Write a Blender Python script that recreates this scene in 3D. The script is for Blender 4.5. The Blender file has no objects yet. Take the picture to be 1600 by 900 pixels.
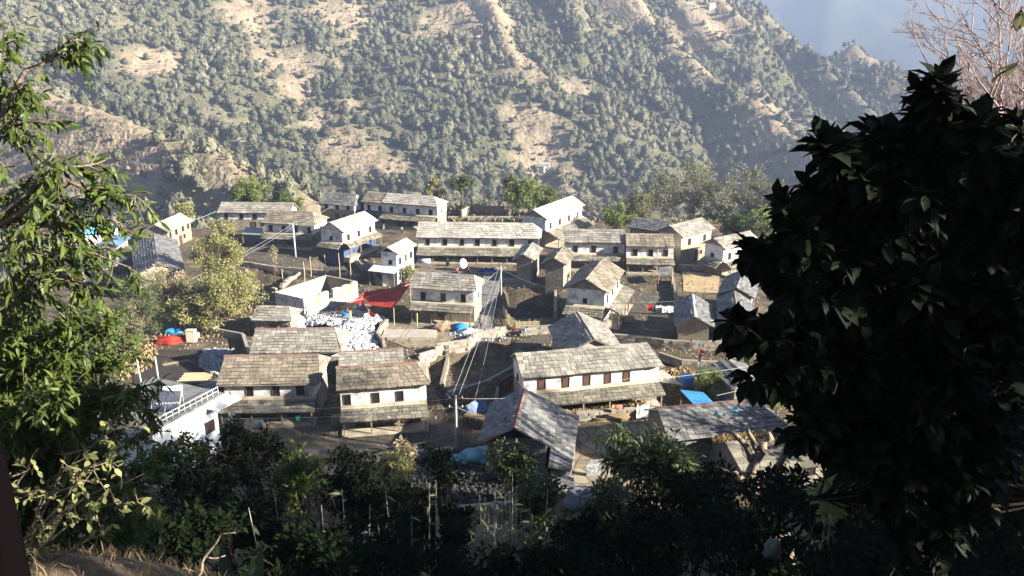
import bpy, math, random
import numpy as np
from mathutils import Vector, Matrix
R = math.radians
scn = bpy.context.scene
COL = scn.collection
rng = random.Random(7)
nr = np.random.RandomState(11)

# ------------------------------------------------------------------ camera
CAMZ = 38.0; PITCH = R(17.5); FPX = 1256.0
cam = bpy.data.cameras.new('camera'); camo = bpy.data.objects.new('camera', cam); COL.objects.link(camo)
camo.location = (0, 0, CAMZ); camo.rotation_euler = (R(90) - PITCH, 0, 0)
cam.sensor_width = 36; cam.lens = 36 * FPX / 1600; cam.clip_start = .05; cam.clip_end = 12000
scn.camera = camo
cP, sP = math.cos(PITCH), math.sin(PITCH)
def ray(px, py):
    a = (px - 800) / FPX; b = (py - 450) / FPX
    return Vector((a, cP - b * sP, -sP - b * cP))
def P(px, py, z=0.0):                  # point of the village plane at height z
    d = ray(px, py); t = (z - CAMZ) / d.z
    return Vector((d.x * t, d.y * t, z))
def Y(px, py, y):                      # point at a distance y
    d = ray(px, py); t = y / d.y
    return Vector((d.x * t, y, CAMZ + d.z * t))
def proj(p):
    x, y, z = p[0], p[1], p[2] - CAMZ
    f = y * cP - z * sP; u = y * sP + z * cP
    return 800 + FPX * x / f, 450 - FPX * u / f

# ------------------------------------------------------------------ materials
MATS = {}
def mat(name, c1, c2=None, scale=3.0, rough=.85, island=False, trans=0.0, bump=0.0, bscale=12.0, spec=.25, metal=0.0, c3=None, detail=6, coords='Object', tmix=.35):
    if name in MATS: return MATS[name]
    m = bpy.data.materials.new(name); m.use_nodes = True; nt = m.node_tree; N = nt.nodes; L = nt.links
    b = N['Principled BSDF']; b.inputs['Roughness'].default_value = rough; b.inputs['Metallic'].default_value = metal
    b.inputs['Specular IOR Level'].default_value = spec
    tc = N.new('ShaderNodeTexCoord')
    c2 = c2 or tuple(v * .75 for v in c1)
    no = N.new('ShaderNodeTexNoise'); no.inputs['Scale'].default_value = scale; no.inputs['Detail'].default_value = detail; no.inputs['Roughness'].default_value = .65
    L.new(tc.outputs[coords], no.inputs['Vector'])
    fac = N.new('ShaderNodeMapRange'); fac.inputs[1].default_value = .3; fac.inputs[2].default_value = .7
    L.new(no.outputs['Fac'], fac.inputs[0])
    rp = N.new('ShaderNodeValToRGB'); rp.color_ramp.elements[0].color = (*c1, 1); rp.color_ramp.elements[1].color = (*c2, 1)
    if c3:
        e = rp.color_ramp.elements.new(.5); e.color = (*c3, 1)
    if island:
        g = N.new('ShaderNodeNewGeometry'); mx = N.new('ShaderNodeMix'); mx.inputs[0].default_value = tmix
        L.new(g.outputs['Random Per Island'], mx.inputs[2]); L.new(fac.outputs[0], mx.inputs[3]); L.new(mx.outputs[0], rp.inputs[0])
    else:
        L.new(fac.outputs[0], rp.inputs[0])
    L.new(rp.outputs[0], b.inputs['Base Color'])
    if bump:
        n2 = N.new('ShaderNodeTexNoise'); n2.inputs['Scale'].default_value = bscale; n2.inputs['Detail'].default_value = 5
        L.new(tc.outputs[coords], n2.inputs['Vector'])
        bp = N.new('ShaderNodeBump'); bp.inputs['Strength'].default_value = bump; bp.inputs['Distance'].default_value = .1
        L.new(n2.outputs['Fac'], bp.inputs['Height']); L.new(bp.outputs[0], b.inputs['Normal'])
    if trans:
        tr = N.new('ShaderNodeBsdfTranslucent'); mxs = N.new('ShaderNodeMixShader'); mxs.inputs[0].default_value = trans
        L.new(rp.outputs[0], tr.inputs['Color']); L.new(b.outputs[0], mxs.inputs[1]); L.new(tr.outputs[0], mxs.inputs[2])
        L.new(mxs.outputs[0], N['Material Output'].inputs['Surface'])
    MATS[name] = m
    return m
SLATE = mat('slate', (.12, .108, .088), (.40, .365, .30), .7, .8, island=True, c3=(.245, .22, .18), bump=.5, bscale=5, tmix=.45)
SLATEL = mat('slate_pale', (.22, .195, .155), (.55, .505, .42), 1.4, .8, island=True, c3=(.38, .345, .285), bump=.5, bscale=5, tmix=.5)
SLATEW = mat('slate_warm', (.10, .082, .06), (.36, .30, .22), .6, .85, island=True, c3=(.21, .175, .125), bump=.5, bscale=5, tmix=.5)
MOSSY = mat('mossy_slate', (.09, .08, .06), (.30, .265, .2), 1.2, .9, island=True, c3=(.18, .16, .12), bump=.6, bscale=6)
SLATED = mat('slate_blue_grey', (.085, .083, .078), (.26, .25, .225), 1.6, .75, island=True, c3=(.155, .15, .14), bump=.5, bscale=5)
TIN = mat('tin_sheet', (.42, .47, .50), (.6, .64, .66), 2, .5, metal=.2)
TINB = mat('tin_sheet_blue', (.05, .25, .55), (.09, .33, .62), 2, .5)
TINR = mat('tin_rusty', (.36, .2, .09), (.55, .4, .24), 1.5, .7, c3=(.14, .06, .03), bump=.2)
def plaster(name, c, dirt, thr=.5):
    if name in MATS: return MATS[name]
    m = mat(name, c, dirt, .9, .95, bump=.3, bscale=4)
    r = [n for n in m.node_tree.nodes if n.type == 'VALTORGB'][0].color_ramp
    r.elements[0].position = thr; r.elements[1].position = 1.0
    return m
WHITE = plaster('white_limewash', (.74, .72, .68), (.30, .26, .21), .4)
MUD = plaster('mud_plaster', (.31, .255, .185), (.19, .155, .115), .3)
LEDGE = plaster('yellow_clay', (.46, .39, .28), (.30, .25, .17), .35)
def rubble(name, c1, c2, sc):
    m = bpy.data.materials.new(name); m.use_nodes = True; nt = m.node_tree; N = nt.nodes; L = nt.links
    b = N['Principled BSDF']; b.inputs['Roughness'].default_value = .9
    tc = N.new('ShaderNodeTexCoord'); mp = N.new('ShaderNodeMapping'); mp.inputs['Scale'].default_value = (1, 1, 1.9)
    L.new(tc.outputs['Object'], mp.inputs[0])
    v = N.new('ShaderNodeTexVoronoi'); v.inputs['Scale'].default_value = sc; L.new(mp.outputs[0], v.inputs['Vector'])
    v2 = N.new('ShaderNodeTexVoronoi'); v2.feature = 'DISTANCE_TO_EDGE'; v2.inputs['Scale'].default_value = sc; L.new(mp.outputs[0], v2.inputs['Vector'])
    s = N.new('ShaderNodeSeparateColor'); L.new(v.outputs['Color'], s.inputs[0])
    rp = N.new('ShaderNodeValToRGB'); rp.color_ramp.elements[0].color = (*c1, 1); rp.color_ramp.elements[1].color = (*c2, 1); L.new(s.outputs[0], rp.inputs[0])
    mr = N.new('ShaderNodeMapRange'); mr.inputs[2].default_value = .09; mr.inputs[3].default_value = .35; L.new(v2.outputs['Distance'], mr.inputs[0])
    mx = N.new('ShaderNodeMix'); mx.data_type = 'RGBA'; mx.blend_type = 'MULTIPLY'; mx.inputs[0].default_value = 1
    L.new(rp.outputs[0], mx.inputs[6]); L.new(mr.outputs[0], mx.inputs[7]); L.new(mx.outputs[2], b.inputs['Base Color'])
    bp = N.new('ShaderNodeBump'); bp.inputs['Strength'].default_value = .8; bp.inputs['Distance'].default_value = .06; L.new(v2.outputs['Distance'], bp.inputs['Height']); L.new(bp.outputs[0], b.inputs['Normal'])
    MATS[name] = m
    return m
STONE = rubble('stone_masonry', (.16, .14, .11), (.36, .31, .24), 3.2)
STONEG = rubble('grey_masonry', (.2, .2, .2), (.5, .5, .49), 3.0)
BLUEW = plaster('blue_wash', (.05, .08, .15), (.13, .14, .16), .5)
WOOD = mat('dark_wood', (.05, .03, .02), (.10, .065, .04), 6, .8)
WOODL = mat('weathered_wood', (.33, .24, .15), (.2, .14, .09), 5, .85)
DARK = mat('dark_opening_and_shade', (.012, .01, .009), (.02, .016, .014), 4, .9)  # real openings, and gables whose shade is put into the colour
SHUT = mat('brown_shutter', (.12, .06, .04), (.07, .038, .025), 5, .8)
ORANGE = mat('orange_clay_wash', (.42, .24, .14), (.34, .22, .14), 3, .9)
RIDGE = mat('rusty_ridge_tin', (.14, .075, .055), (.24, .15, .11), 2.5, .8, c3=(.18, .105, .08))
CONC = plaster('concrete', (.42, .41, .39), (.25, .24, .22), .4)

# ------------------------------------------------------------------ mesh collector
class MB:
    def __init__(s): s.v = []; s.f = []
    def add(s, vs, fs):
        o = len(s.v); s.v += [tuple(v) for v in vs]; s.f += [tuple(i + o for i in f) for f in fs]
        return s
    def hexa(s, p):     # 8 points: bottom 4 (ccw), top 4
        return s.add(p, [(3, 2, 1, 0), (4, 5, 6, 7), (0, 1, 5, 4), (1, 2, 6, 5), (2, 3, 7, 6), (3, 0, 4, 7)])
    def box(s, c, d, rz=0, m=None):
        x, y, z = d[0] / 2, d[1] / 2, d[2] / 2
        ps = [Vector(q) for q in ((-x, -y, -z), (x, -y, -z), (x, y, -z), (-x, y, -z), (-x, -y, z), (x, -y, z), (x, y, z), (-x, y, z))]
        M = m or Matrix.Rotation(rz, 3, 'Z')
        return s.hexa([M @ q + Vector(c) for q in ps])
    def bb(s, x0, x1, y0, y1, z0, z1):
        return s.box(((x0 + x1) / 2, (y0 + y1) / 2, (z0 + z1) / 2), (x1 - x0, y1 - y0, z1 - z0))
    def beam(s, a, b, w, h=None):
        a = Vector(a); b = Vector(b); h = h or w; d = b - a; ln = d.length
        if ln < 1e-5: return s
        q = d.to_track_quat('X', 'Z').to_matrix()
        return s.box((a + b) / 2, (ln, w, h), m=q)
    def tube(s, pts, rad, n=6, cap=True):
        pts = [Vector(p) for p in pts]; k = len(pts)
        if not hasattr(rad, '__len__'): rad = [rad] * k
        vs = []; up = Vector((.13, .21, 1)).normalized()
        for i, p in enumerate(pts):
            d = (pts[min(i + 1, k - 1)] - pts[max(i - 1, 0)])
            if d.length < 1e-6: d = Vector((0, 0, 1))
            d.normalize(); a = d.cross(up)
            if a.length < .1: a = d.cross(Vector((1, 0, 0)))
            a.normalize(); b = d.cross(a)
            for j in range(n):
                t = 2 * math.pi * j / n; vs.append(p + (a * math.cos(t) + b * math.sin(t)) * rad[i])
        fs = [(i * n + j, (i + 1) * n + j, (i + 1) * n + (j + 1) % n, i * n + (j + 1) % n) for i in range(k - 1) for j in range(n)]
        if cap: fs += [tuple(range(n)), tuple((k - 1) * n + j for j in reversed(range(n)))]
        return s.add(vs, fs)
    def build(s, name, m, parent=None, loc=None, smooth=False):
        me = bpy.data.meshes.new(name); me.from_pydata(s.v, [], s.f); me.materials.append(m)
        if smooth: me.polygons.foreach_set('use_smooth', [True] * len(me.polygons))
        me.update(); o = bpy.data.objects.new(name, me); COL.objects.link(o)
        if parent: o.parent = parent
        if loc is not None: o.location = loc
        return o
def np_mesh(name, V, F, m, parent=None, smooth=False, n=None):
    n = n or F.shape[1]; me = bpy.data.meshes.new(name)
    me.vertices.add(len(V)); me.vertices.foreach_set('co', np.ascontiguousarray(V, np.float32).ravel())
    me.loops.add(F.size); me.loops.foreach_set('vertex_index', np.ascontiguousarray(F, np.int32).ravel())
    me.polygons.add(len(F)); me.polygons.foreach_set('loop_start', np.arange(0, F.size, n, dtype=np.int32))
    if smooth: me.polygons.foreach_set('use_smooth', np.ones(len(F), bool))
    me.materials.append(m); me.update(calc_edges=True)
    o = bpy.data.objects.new(name, me); COL.objects.link(o)
    if parent: o.parent = parent
    return o
def tag(o, label=None, cat=None, group=None, kind=None):
    if label: o['label'] = label
    if cat: o['category'] = cat
    if group: o['group'] = group
    if kind: o['kind'] = kind
    return o
def empty(name, loc, rz=0, label=None, cat=None, group=None):
    o = bpy.data.objects.new(name, None); COL.objects.link(o); o.location = loc; o.rotation_euler = (0, 0, rz)
    return tag(o, label, cat, group)
def grid_cuts(obj): return obj

# ------------------------------------------------------------------ noise
_H = nr.rand(256, 256)
def vn(x, y):
    x = np.asarray(x, float); y = np.asarray(y, float)
    xi = np.floor(x).astype(int); yi = np.floor(y).astype(int); fx = x - xi; fy = y - yi
    fx = fx * fx * (3 - 2 * fx); fy = fy * fy * (3 - 2 * fy)
    a = _H[xi & 255, yi & 255]; b = _H[(xi + 1) & 255, yi & 255]; c = _H[xi & 255, (yi + 1) & 255]; d = _H[(xi + 1) & 255, (yi + 1) & 255]
    return (a * (1 - fx) + b * fx) * (1 - fy) + (c * (1 - fx) + d * fx) * fy
def fbm(x, y, s, o=4):
    r = 0; a = .5
    for i in range(o):
        r = r + a * (vn(x / s + 17.3 * i, y / s + 5.1 * i) - .5); a *= .5; s = s / 2.03
    return r
def sst(a, b, x):
    t = np.clip((x - a) / (b - a), 0, 1); return t * t * (3 - 2 * t)

# ------------------------------------------------------------------ terrain
def crest(*pp): return np.array([list(Y(*p)) for p in pp])
SPURS = [   # crest polyline, flank slope, dryness
    (crest((960, -60, 905), (1010, 30, 850), (1090, 95, 770), (1180, 165, 700), (1262, 228, 640), (1300, 300, 590)), .62, 1.0),
    (crest((740, -50, 870), (765, 20, 820), (800, 100, 745), (835, 180, 690), (850, 250, 630), (890, 300, 570)), .62, .95),
    (crest((880, -40, 880), (900, 60, 800), (915, 150, 725), (960, 230, 650)), .66, .35),
    (crest((500, -60, 900), (520, 15, 850), (560, 60, 790), (540, 120, 730), (560, 200, 670), (650, 300, 590)), .6, .4),
    (crest((380, -50, 900), (430, 30, 830), (400, 95, 745), (455, 160, 690), (520, 230, 620), (600, 285, 560), (650, 310, 540)), .6, .8),
    (crest((180, -60, 850), (230, 20, 790), (215, 90, 720), (290, 160, 650), (360, 210, 590), (450, 270, 520)), .6, .35),
    (crest((0, -10, 800), (60, 60, 700), (130, 120, 620), (230, 190, 540), (330, 230, 490)), .6, .3),
    (crest((-300, 110, 560), (-60, 130, 500), (80, 155, 450), (170, 180, 420), (270, 222, 380), (370, 268, 345), (470, 312, 315)), .48, .75),
    (crest((1170, 0, 960), (1230, 60, 910), (1330, 150, 840), (1420, 250, 770), (1500, 330, 700)), .6, .3),
    (crest((1330, 75, 1010), (1420, 150, 930), (1520, 230, 860), (1620, 300, 800)), .6, .4),
]
def seg_dist(x, y, poly):
    best = np.full(x.shape, 1e9); bz = np.zeros(x.shape)
    for a, b in zip(poly[:-1], poly[1:]):
        d = b[:2] - a[:2]; L2 = (d ** 2).sum()
        t = np.clip(((x - a[0]) * d[0] + (y - a[1]) * d[1]) / L2, 0, 1)
        dd = np.hypot(x - a[0] - t * d[0], y - a[1] - t * d[1]); z = a[2] + t * (b[2] - a[2])
        m = dd < best; best = np.where(m, dd, best); bz = np.where(m, z, bz)
    return best, bz
def mountain(x, y):
    r = np.hypot(x, y) + 1e-6
    px = 800 + FPX * np.clip(x / np.maximum(y, 1), -3, 3) * 1.02
    zc = np.interp(px, [-900, 0, 700, 1000, 1170, 1240, 1330, 1440, 1600, 1900], [200, 190, 172, 134, 92, 58, 37, 14, 4, -16])
    rc = np.interp(px, [0, 1170, 1600, 2000], [1010, 980, 1020, 1050])
    h = zc - 34 - .48 * np.abs(r - rc)
    for poly, k, dry in SPURS:
        d, z = seg_dist(x, y, poly)
        h = np.maximum(h, z - (np.sqrt(d * d + 30) * 1.25 - 14 * np.exp(-(d / 55) ** 2) * 0) * k - 16 * (1 - np.exp(-(d / 38) ** 2)) + 3.7)
    u = x + .45 * y; v_ = y - .3 * x; w1 = fbm(x, y, 130, 2) * 60
    fm = sst(480, 600, y)
    h = h + fm * (16 - 62 * np.sqrt((vn((u + w1) / 70., v_ / 380.) - .5) ** 2 + .004) - 9 * np.sqrt((vn((u + w1) / 30. + 9, v_ / 140.) - .5) ** 2 + .004))
    h = h + fbm(x, y, 80, 5) * 22 + fbm(x + 900, y, 22, 3) * 6
    return h
DRYP = []
def dryness(x, y):
    v = np.zeros(np.shape(x))
    for poly, k, dry in SPURS:
        d, z = seg_dist(x, y, poly)
        v = np.maximum(v, dry * np.exp(-(d / 26.) ** 2) * (.35 + 1.0 * vn(x / 30 + 3, y / 30)))
    for cx, cy, rr in DRYP:
        v = np.maximum(v, 1.15 * np.exp(-(((x - cx) ** 2 + (y - cy) ** 2) / rr ** 2) ** 1.2) * (.55 + .75 * vn(x / 13 + 5, y / 10)))
    v = v + fbm(x + 300, y + 70, 60, 5) * 1.2
    v = np.where((y > 820), v + .15, v)
    return np.clip(v * .98 - .02, 0, 1.2)
PROF = np.array([(-400, 150), (-40, 58), (-10, 42), (-2, 37.3), (0, 36.4), (2.5, 35.1), (5, 32.6), (10, 27.6), (20, 18.6), (35, 7.4), (48, 1.2), (56, 0), (4000, 0)])
def inpoly(x, y, pts, soft=.35):
    d = np.full(np.shape(x), 1e9); k = len(pts)
    for i in range(k):     # convex, counter-clockwise seen from above
        ax, ay = pts[i]; bx, by = pts[(i + 1) % k]; L = math.hypot(bx - ax, by - ay)
        d = np.minimum(d, ((bx - ax) * (y - ay) - (by - ay) * (x - ax)) / L)
    return sst(-soft, soft, d)
def ccw(*pp):
    q = [P(a, b)[:2] for a, b in pp]
    ar = sum(q[i][0] * q[(i + 1) % len(q)][1] - q[(i + 1) % len(q)][0] * q[i][1] for i in range(len(q)))
    return q if ar > 0 else q[::-1]
SUNK = [(ccw((790, 452), (868, 456), (868, 497), (800, 497)), -2.4), (ccw((655, 560), (800, 535), (812, 640), (700, 640)), -1.6),
        (ccw((505, 398), (575, 402), (560, 428), (470, 424)), -1.5), (ccw((385, 420), (470, 425), (432, 452), (392, 470)), -1.6), (ccw((560, 425), (625, 432), (628, 448), (560, 440)), -1.5)]
def village(x, y):
    prof = np.interp(y, PROF[:, 0], PROF[:, 1])
    prof = prof + 1.7 * np.exp(-((x + 3.0) ** 2 + (y - 5.4) ** 2) / 5.0)
    spur = 27 * sst(17, 33, x) * sst(60, 47, y + .29 * (x - 25))
    z = np.maximum(prof, spur)
    ysm = sst(54, 64, y)
    z = z + ysm * fbm(x, y, 14, 4) * .7 + (1 - ysm) * fbm(x, y, 5, 4) * .9 * sst(-1, 6, y)
    for pts, dz in SUNK:
        z = z + dz * inpoly(x, y, pts)
    # the saddle's edges fall away into the valley
    e = np.maximum(0, y - 177 + .16 * np.abs(x + 5) + 8 * np.sin(x / 13.)) + np.maximum(0, -x - 78 + .0 * y) * sst(60, 90, y) + np.maximum(0, x - 74) * sst(60, 90, y)
    return z - .62 * np.maximum(e - 2, 0)
def terrain(x, y):
    x = np.asarray(x, float); y = np.asarray(y, float)
    v = village(x, y); far = y > 225
    if not far.any(): return np.maximum(v, -190)
    m = mountain(x, y)
    return np.maximum(np.where(far, np.maximum(np.maximum(v, -190), m), v), -190)
def G(x, y): return float(terrain(np.array([x]), np.array([y]))[0])

def hitray(px, py, r0=230):
    d = ray(px, py); d.normalize(); ts = np.arange(r0, 1200, 1.5); hh = terrain(d.x * ts, d.y * ts) > CAMZ + d.z * ts
    if not hh.any(): return None
    t = ts[hh.argmax()]; return d.x * t, d.y * t
for px_, py_, rr_ in ((60, 165, 42), (120, 190, 50), (190, 205, 45), (250, 228, 30), (150, 240, 30), (865, 275, 26), (835, 255, 20), (610, 268, 26), (440, 105, 30), (760, 20, 40), (530, 25, 36), (1085, 62, 34), (1240, 200, 24), (905, 140, 20), (1190, 160, 24), (1260, 40, 40), (1340, 85, 36), (830, 180, 24), (800, 110, 26), (380, 20, 30), (690, 45, 26), (240, 100, 24), (110, 260, 26), (200, 300, 24), (1110, 30, 40)):
    q_ = hitray(px_, py_)
    if q_: DRYP.append((q_[0], q_[1], rr_))
def polar(name, radii, ang, m, zf, attrs=None):
    A, Rr = np.meshgrid(ang, radii); x = Rr * np.sin(A); y = Rr * np.cos(A); z = zf(x, y)
    V = np.stack([x, y, z], -1).reshape(-1, 3); nr_, na = A.shape
    i = np.arange(nr_ - 1)[:, None] * na + np.arange(na - 1)[None]; i = i.ravel()
    F = np.stack([i, i + na, i + na + 1, i + 1], 1)[:, ::-1]
    o = np_mesh(name, V, F, m, smooth=True)
    if attrs:
        for k, fn in attrs.items():
            at = o.data.attributes.new(k, 'FLOAT', 'POINT'); at.data.foreach_set('value', fn(x, y, z).ravel().astype(np.float32))
    return o
fine = np.radians(np.arange(-40, 40.01, .16)); coarse1 = np.radians(np.arange(-180, -40, 4.)); coarse2 = np.radians(np.arange(44, 180.1, 4.))
ANG = np.concatenate([coarse1, fine, coarse2])

# ground material: dirt, dry grass and stones, darkened overall to stand for shade between houses
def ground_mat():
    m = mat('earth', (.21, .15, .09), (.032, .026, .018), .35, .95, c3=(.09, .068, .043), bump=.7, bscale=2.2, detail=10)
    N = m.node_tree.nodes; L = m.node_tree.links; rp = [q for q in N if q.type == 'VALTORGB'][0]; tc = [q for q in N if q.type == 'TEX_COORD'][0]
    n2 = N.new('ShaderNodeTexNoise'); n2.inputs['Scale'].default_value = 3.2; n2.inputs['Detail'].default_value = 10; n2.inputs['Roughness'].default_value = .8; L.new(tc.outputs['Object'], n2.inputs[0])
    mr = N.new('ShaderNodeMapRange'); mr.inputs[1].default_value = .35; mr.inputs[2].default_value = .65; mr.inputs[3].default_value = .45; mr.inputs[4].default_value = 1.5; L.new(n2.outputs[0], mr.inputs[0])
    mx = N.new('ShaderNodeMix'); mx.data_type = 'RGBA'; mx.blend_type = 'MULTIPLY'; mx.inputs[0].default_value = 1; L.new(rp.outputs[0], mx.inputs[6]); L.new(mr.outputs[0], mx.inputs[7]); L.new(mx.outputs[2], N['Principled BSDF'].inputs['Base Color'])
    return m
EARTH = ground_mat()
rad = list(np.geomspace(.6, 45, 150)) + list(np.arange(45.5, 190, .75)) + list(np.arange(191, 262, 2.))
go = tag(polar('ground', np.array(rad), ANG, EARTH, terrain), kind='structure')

def hill_mat():
    m = bpy.data.materials.new('hillside'); m.use_nodes = True; N = m.node_tree.nodes; L = m.node_tree.links
    b = N['Principled BSDF']; b.inputs['Roughness'].default_value = .95; b.inputs['Specular IOR Level'].default_value = .1
    at = N.new('ShaderNodeAttribute'); at.attribute_name = 'dry'; tr = N.new('ShaderNodeAttribute'); tr.attribute_name = 'riser'
    tc = N.new('ShaderNodeTexCoord')
    no = N.new('ShaderNodeTexNoise'); no.inputs['Scale'].default_value = .09; no.inputs['Detail'].default_value = 9; no.inputs['Roughness'].default_value = .7; L.new(tc.outputs['Object'], no.inputs[0])
    ad = N.new('ShaderNodeMath'); ad.operation = 'ADD'; ad.inputs[1].default_value = -.5; L.new(no.outputs[0], ad.inputs[0])
    a2 = N.new('ShaderNodeMath'); a2.operation = 'MULTIPLY_ADD'; a2.inputs[1].default_value = 1.6; L.new(ad.outputs[0], a2.inputs[0]); L.new(at.outputs['Fac'], a2.inputs[2])
    rp = N.new('ShaderNodeValToRGB'); r = rp.color_ramp; r.elements[0].color = (.105, .10, .055, 1); r.elements[0].position = .05
    r.elements[1].color = (.35, .265, .175, 1); r.elements[1].position = 1.0
    for p, c in ((.3, (.15, .135, .08)), (.65, (.235, .19, .12))):
        e = r.elements.new(p); e.color = (*c, 1)
    L.new(a2.outputs[0], rp.inputs[0])
    mx = N.new('ShaderNodeMix'); mx.data_type = 'RGBA'; mx.inputs[7].default_value = (.19, .15, .095, 1)
    L.new(tr.outputs['Fac'], mx.inputs[0]); L.new(rp.outputs[0], mx.inputs[6]); L.new(mx.outputs[2], b.inputs['Base Color'])
    n2 = N.new('ShaderNodeTexNoise'); n2.inputs['Scale'].default_value = .35; n2.inputs['Detail'].default_value = 6; L.new(tc.outputs['Object'], n2.inputs[0])
    bp = N.new('ShaderNodeBump'); bp.inputs['Strength'].default_value = .9; bp.inputs['Distance'].default_value = 2.0; L.new(n2.outputs[0], bp.inputs['Height']); L.new(bp.outputs[0], b.inputs['Normal'])
    MATS['hillside'] = m
    return m
HILL = hill_mat()
def tmask(x, y): return sst(.45, .7, dryness(x, y) + fbm(x + 50, y, 50, 3) * .5)
STEP = 2.0
def terr_hill(x, y):
    z = terrain(x, y); k = tmask(x, y) * (y > 262) * (z < 170)
    q = z / STEP; fr = q - np.floor(q); zt = (np.floor(q) + sst(.72, 1.0, fr)) * STEP
    return z * (1 - k) + zt * k
def riser(x, y, z):
    q = terrain(x, y) / STEP; fr = q - np.floor(q)
    return tmask(x, y) * sst(.55, .75, fr) * .95
rad2 = [260] + list(np.arange(264, 420, 2.2)) + list(np.arange(421, 1060, 2.1)) + list(np.geomspace(1070, 2600, 40))
angm = np.concatenate([coarse1, np.radians(np.arange(-40, 40.01, .13)), coarse2])
tag(polar('mountainside', np.array(rad2), angm, HILL, terr_hill, {'dry': lambda x, y, z: dryness(x, y), 'riser': riser}), kind='structure')

def farz(x, y):
    r = np.hypot(x, y); a = np.degrees(np.arctan2(x, y))
    h = -260 + (r - 2500) * .40 + fbm(x, y, 900, 6) * 420 - np.abs(vn(a / 3.1, a * 0 + 3.3) - .5) * 160
    return np.clip(h, -260, 520)
FAR = mat('distant_forest', (.035, .045, .025), (.07, .075, .045), .006, .95, detail=12)
tag(polar('distant_mountain', np.geomspace(2500, 4600, 90), np.radians(np.arange(-60, 60.1, .5)), FAR, farz), kind='structure')

# ------------------------------------------------------------------ light, sky, air
SAZ, SEL = R(16), R(22.5)
sdir = Vector((math.cos(SAZ) * math.cos(SEL), -math.sin(SAZ) * math.cos(SEL), math.sin(SEL)))
sl = bpy.data.lights.new('sun', 'SUN'); sl.energy = 5.0; sl.angle = R(.5); sl.color = (1, .945, .85)
so = bpy.data.objects.new('sun', sl); COL.objects.link(so); so.rotation_euler = sdir.to_track_quat('Z', 'Y').to_euler(); so.location = (60, -20, 80)
w = bpy.data.worlds.new('World'); scn.world = w; w.use_nodes = True
bg = w.node_tree.nodes['Background']; sk = w.node_tree.nodes.new('ShaderNodeTexSky'); sk.sky_type = 'NISHITA'; sk.sun_disc = False
sk.sun_elevation = SEL; sk.sun_rotation = R(90) + SAZ; sk.altitude = 1500; sk.air_density = .45; sk.dust_density = .1
w.node_tree.links.new(sk.outputs[0], bg.inputs[0]); bg.inputs[1].default_value = .05
vs = scn.view_settings; vs.view_transform = 'Standard'; vs.look = 'None'; vs.gamma = 1; vs.exposure = 2.75; vs.use_curve_mapping = False
scn.cycles.use_denoising = True; scn.cycles.max_bounces = 5; scn.cycles.diffuse_bounces = 1; scn.cycles.transparent_max_bounces = 8
hz = MB().bb(-3400, 3400, -500, 4700, -265, 540).build('haze', mat('haze_dummy', (1, 1, 1)))
hm = bpy.data.materials.new('air_haze'); hm.use_nodes = True; hn = hm.node_tree; hn.nodes.remove(hn.nodes['Principled BSDF'])
pv = hn.nodes.new('ShaderNodeVolumePrincipled'); pv.inputs['Color'].default_value = (.31, .38, .53, 1); pv.inputs['Density'].default_value = .00042; pv.inputs['Anisotropy'].default_value = .1
hn.links.new(pv.outputs[0], hn.nodes['Material Output'].inputs['Volume'])
hz.data.materials.clear(); hz.data.materials.append(hm); tag(hz, kind='stuff', label='thin blue valley haze filling the air')
# ------------------------------------------------------------------ forest on the far slope
def ico(sub):
    import bmesh
    bm = bmesh.new(); bmesh.ops.create_icosphere(bm, subdivisions=sub, radius=1)
    V = np.array([v.co[:] for v in bm.verts]); F = np.array([[v.index for v in f.verts] for f in bm.faces]); bm.free()
    return V, F
I1, F1 = ico(2)
def tufted(seed, n):
    # a lumpy core with ragged leaf tufts standing out of it, all triangles
    r = np.random.RandomState(seed); lobes = r.randn(7, 3); lobes /= np.linalg.norm(lobes, axis=1)[:, None]
    def rad(d): return .74 + .34 * np.clip((d @ lobes.T).max(1) - .55, 0, 1) / .45
    V = I1 / np.linalg.norm(I1, axis=1)[:, None]; V = V * (rad(V) * .86)[:, None]; F = F1
    d = r.randn(n, 3); d /= np.linalg.norm(d, axis=1)[:, None]; d[:, 2] = np.where(d[:, 2] < -.6, -d[:, 2], d[:, 2])
    c = d * (rad(d) * r.uniform(.86, 1.12, n))[:, None]
    u = np.cross(d, r.randn(n, 3)); u /= np.linalg.norm(u, axis=1)[:, None]; w = np.cross(d, u) + d * r.uniform(-.6, .9, (n, 1))
    s = r.uniform(.13, .27, n)[:, None]
    T = np.stack([c - u * s - w * s * .5, c + u * s - w * s * .5, c + w * s * 1.1 + d * s * .4], 1).reshape(-1, 3)
    FT = np.arange(n * 3).reshape(n, 3) + len(V)
    return np.vstack([V, T]), np.vstack([F, FT])
def lumpy(V, seed, amp, f=2.2):
    r = np.random.RandomState(seed); n = np.zeros(len(V))
    for k in range(9):
        d = r.randn(3); d /= np.linalg.norm(d); n += np.sin((V @ d) * f * (1.2 + k * .55) + r.rand() * 6) / (1 + k * .22)
    c = V * (1 + amp * n[:, None] / 2.2) + r.randn(*V.shape) * .075
    return c
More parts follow.
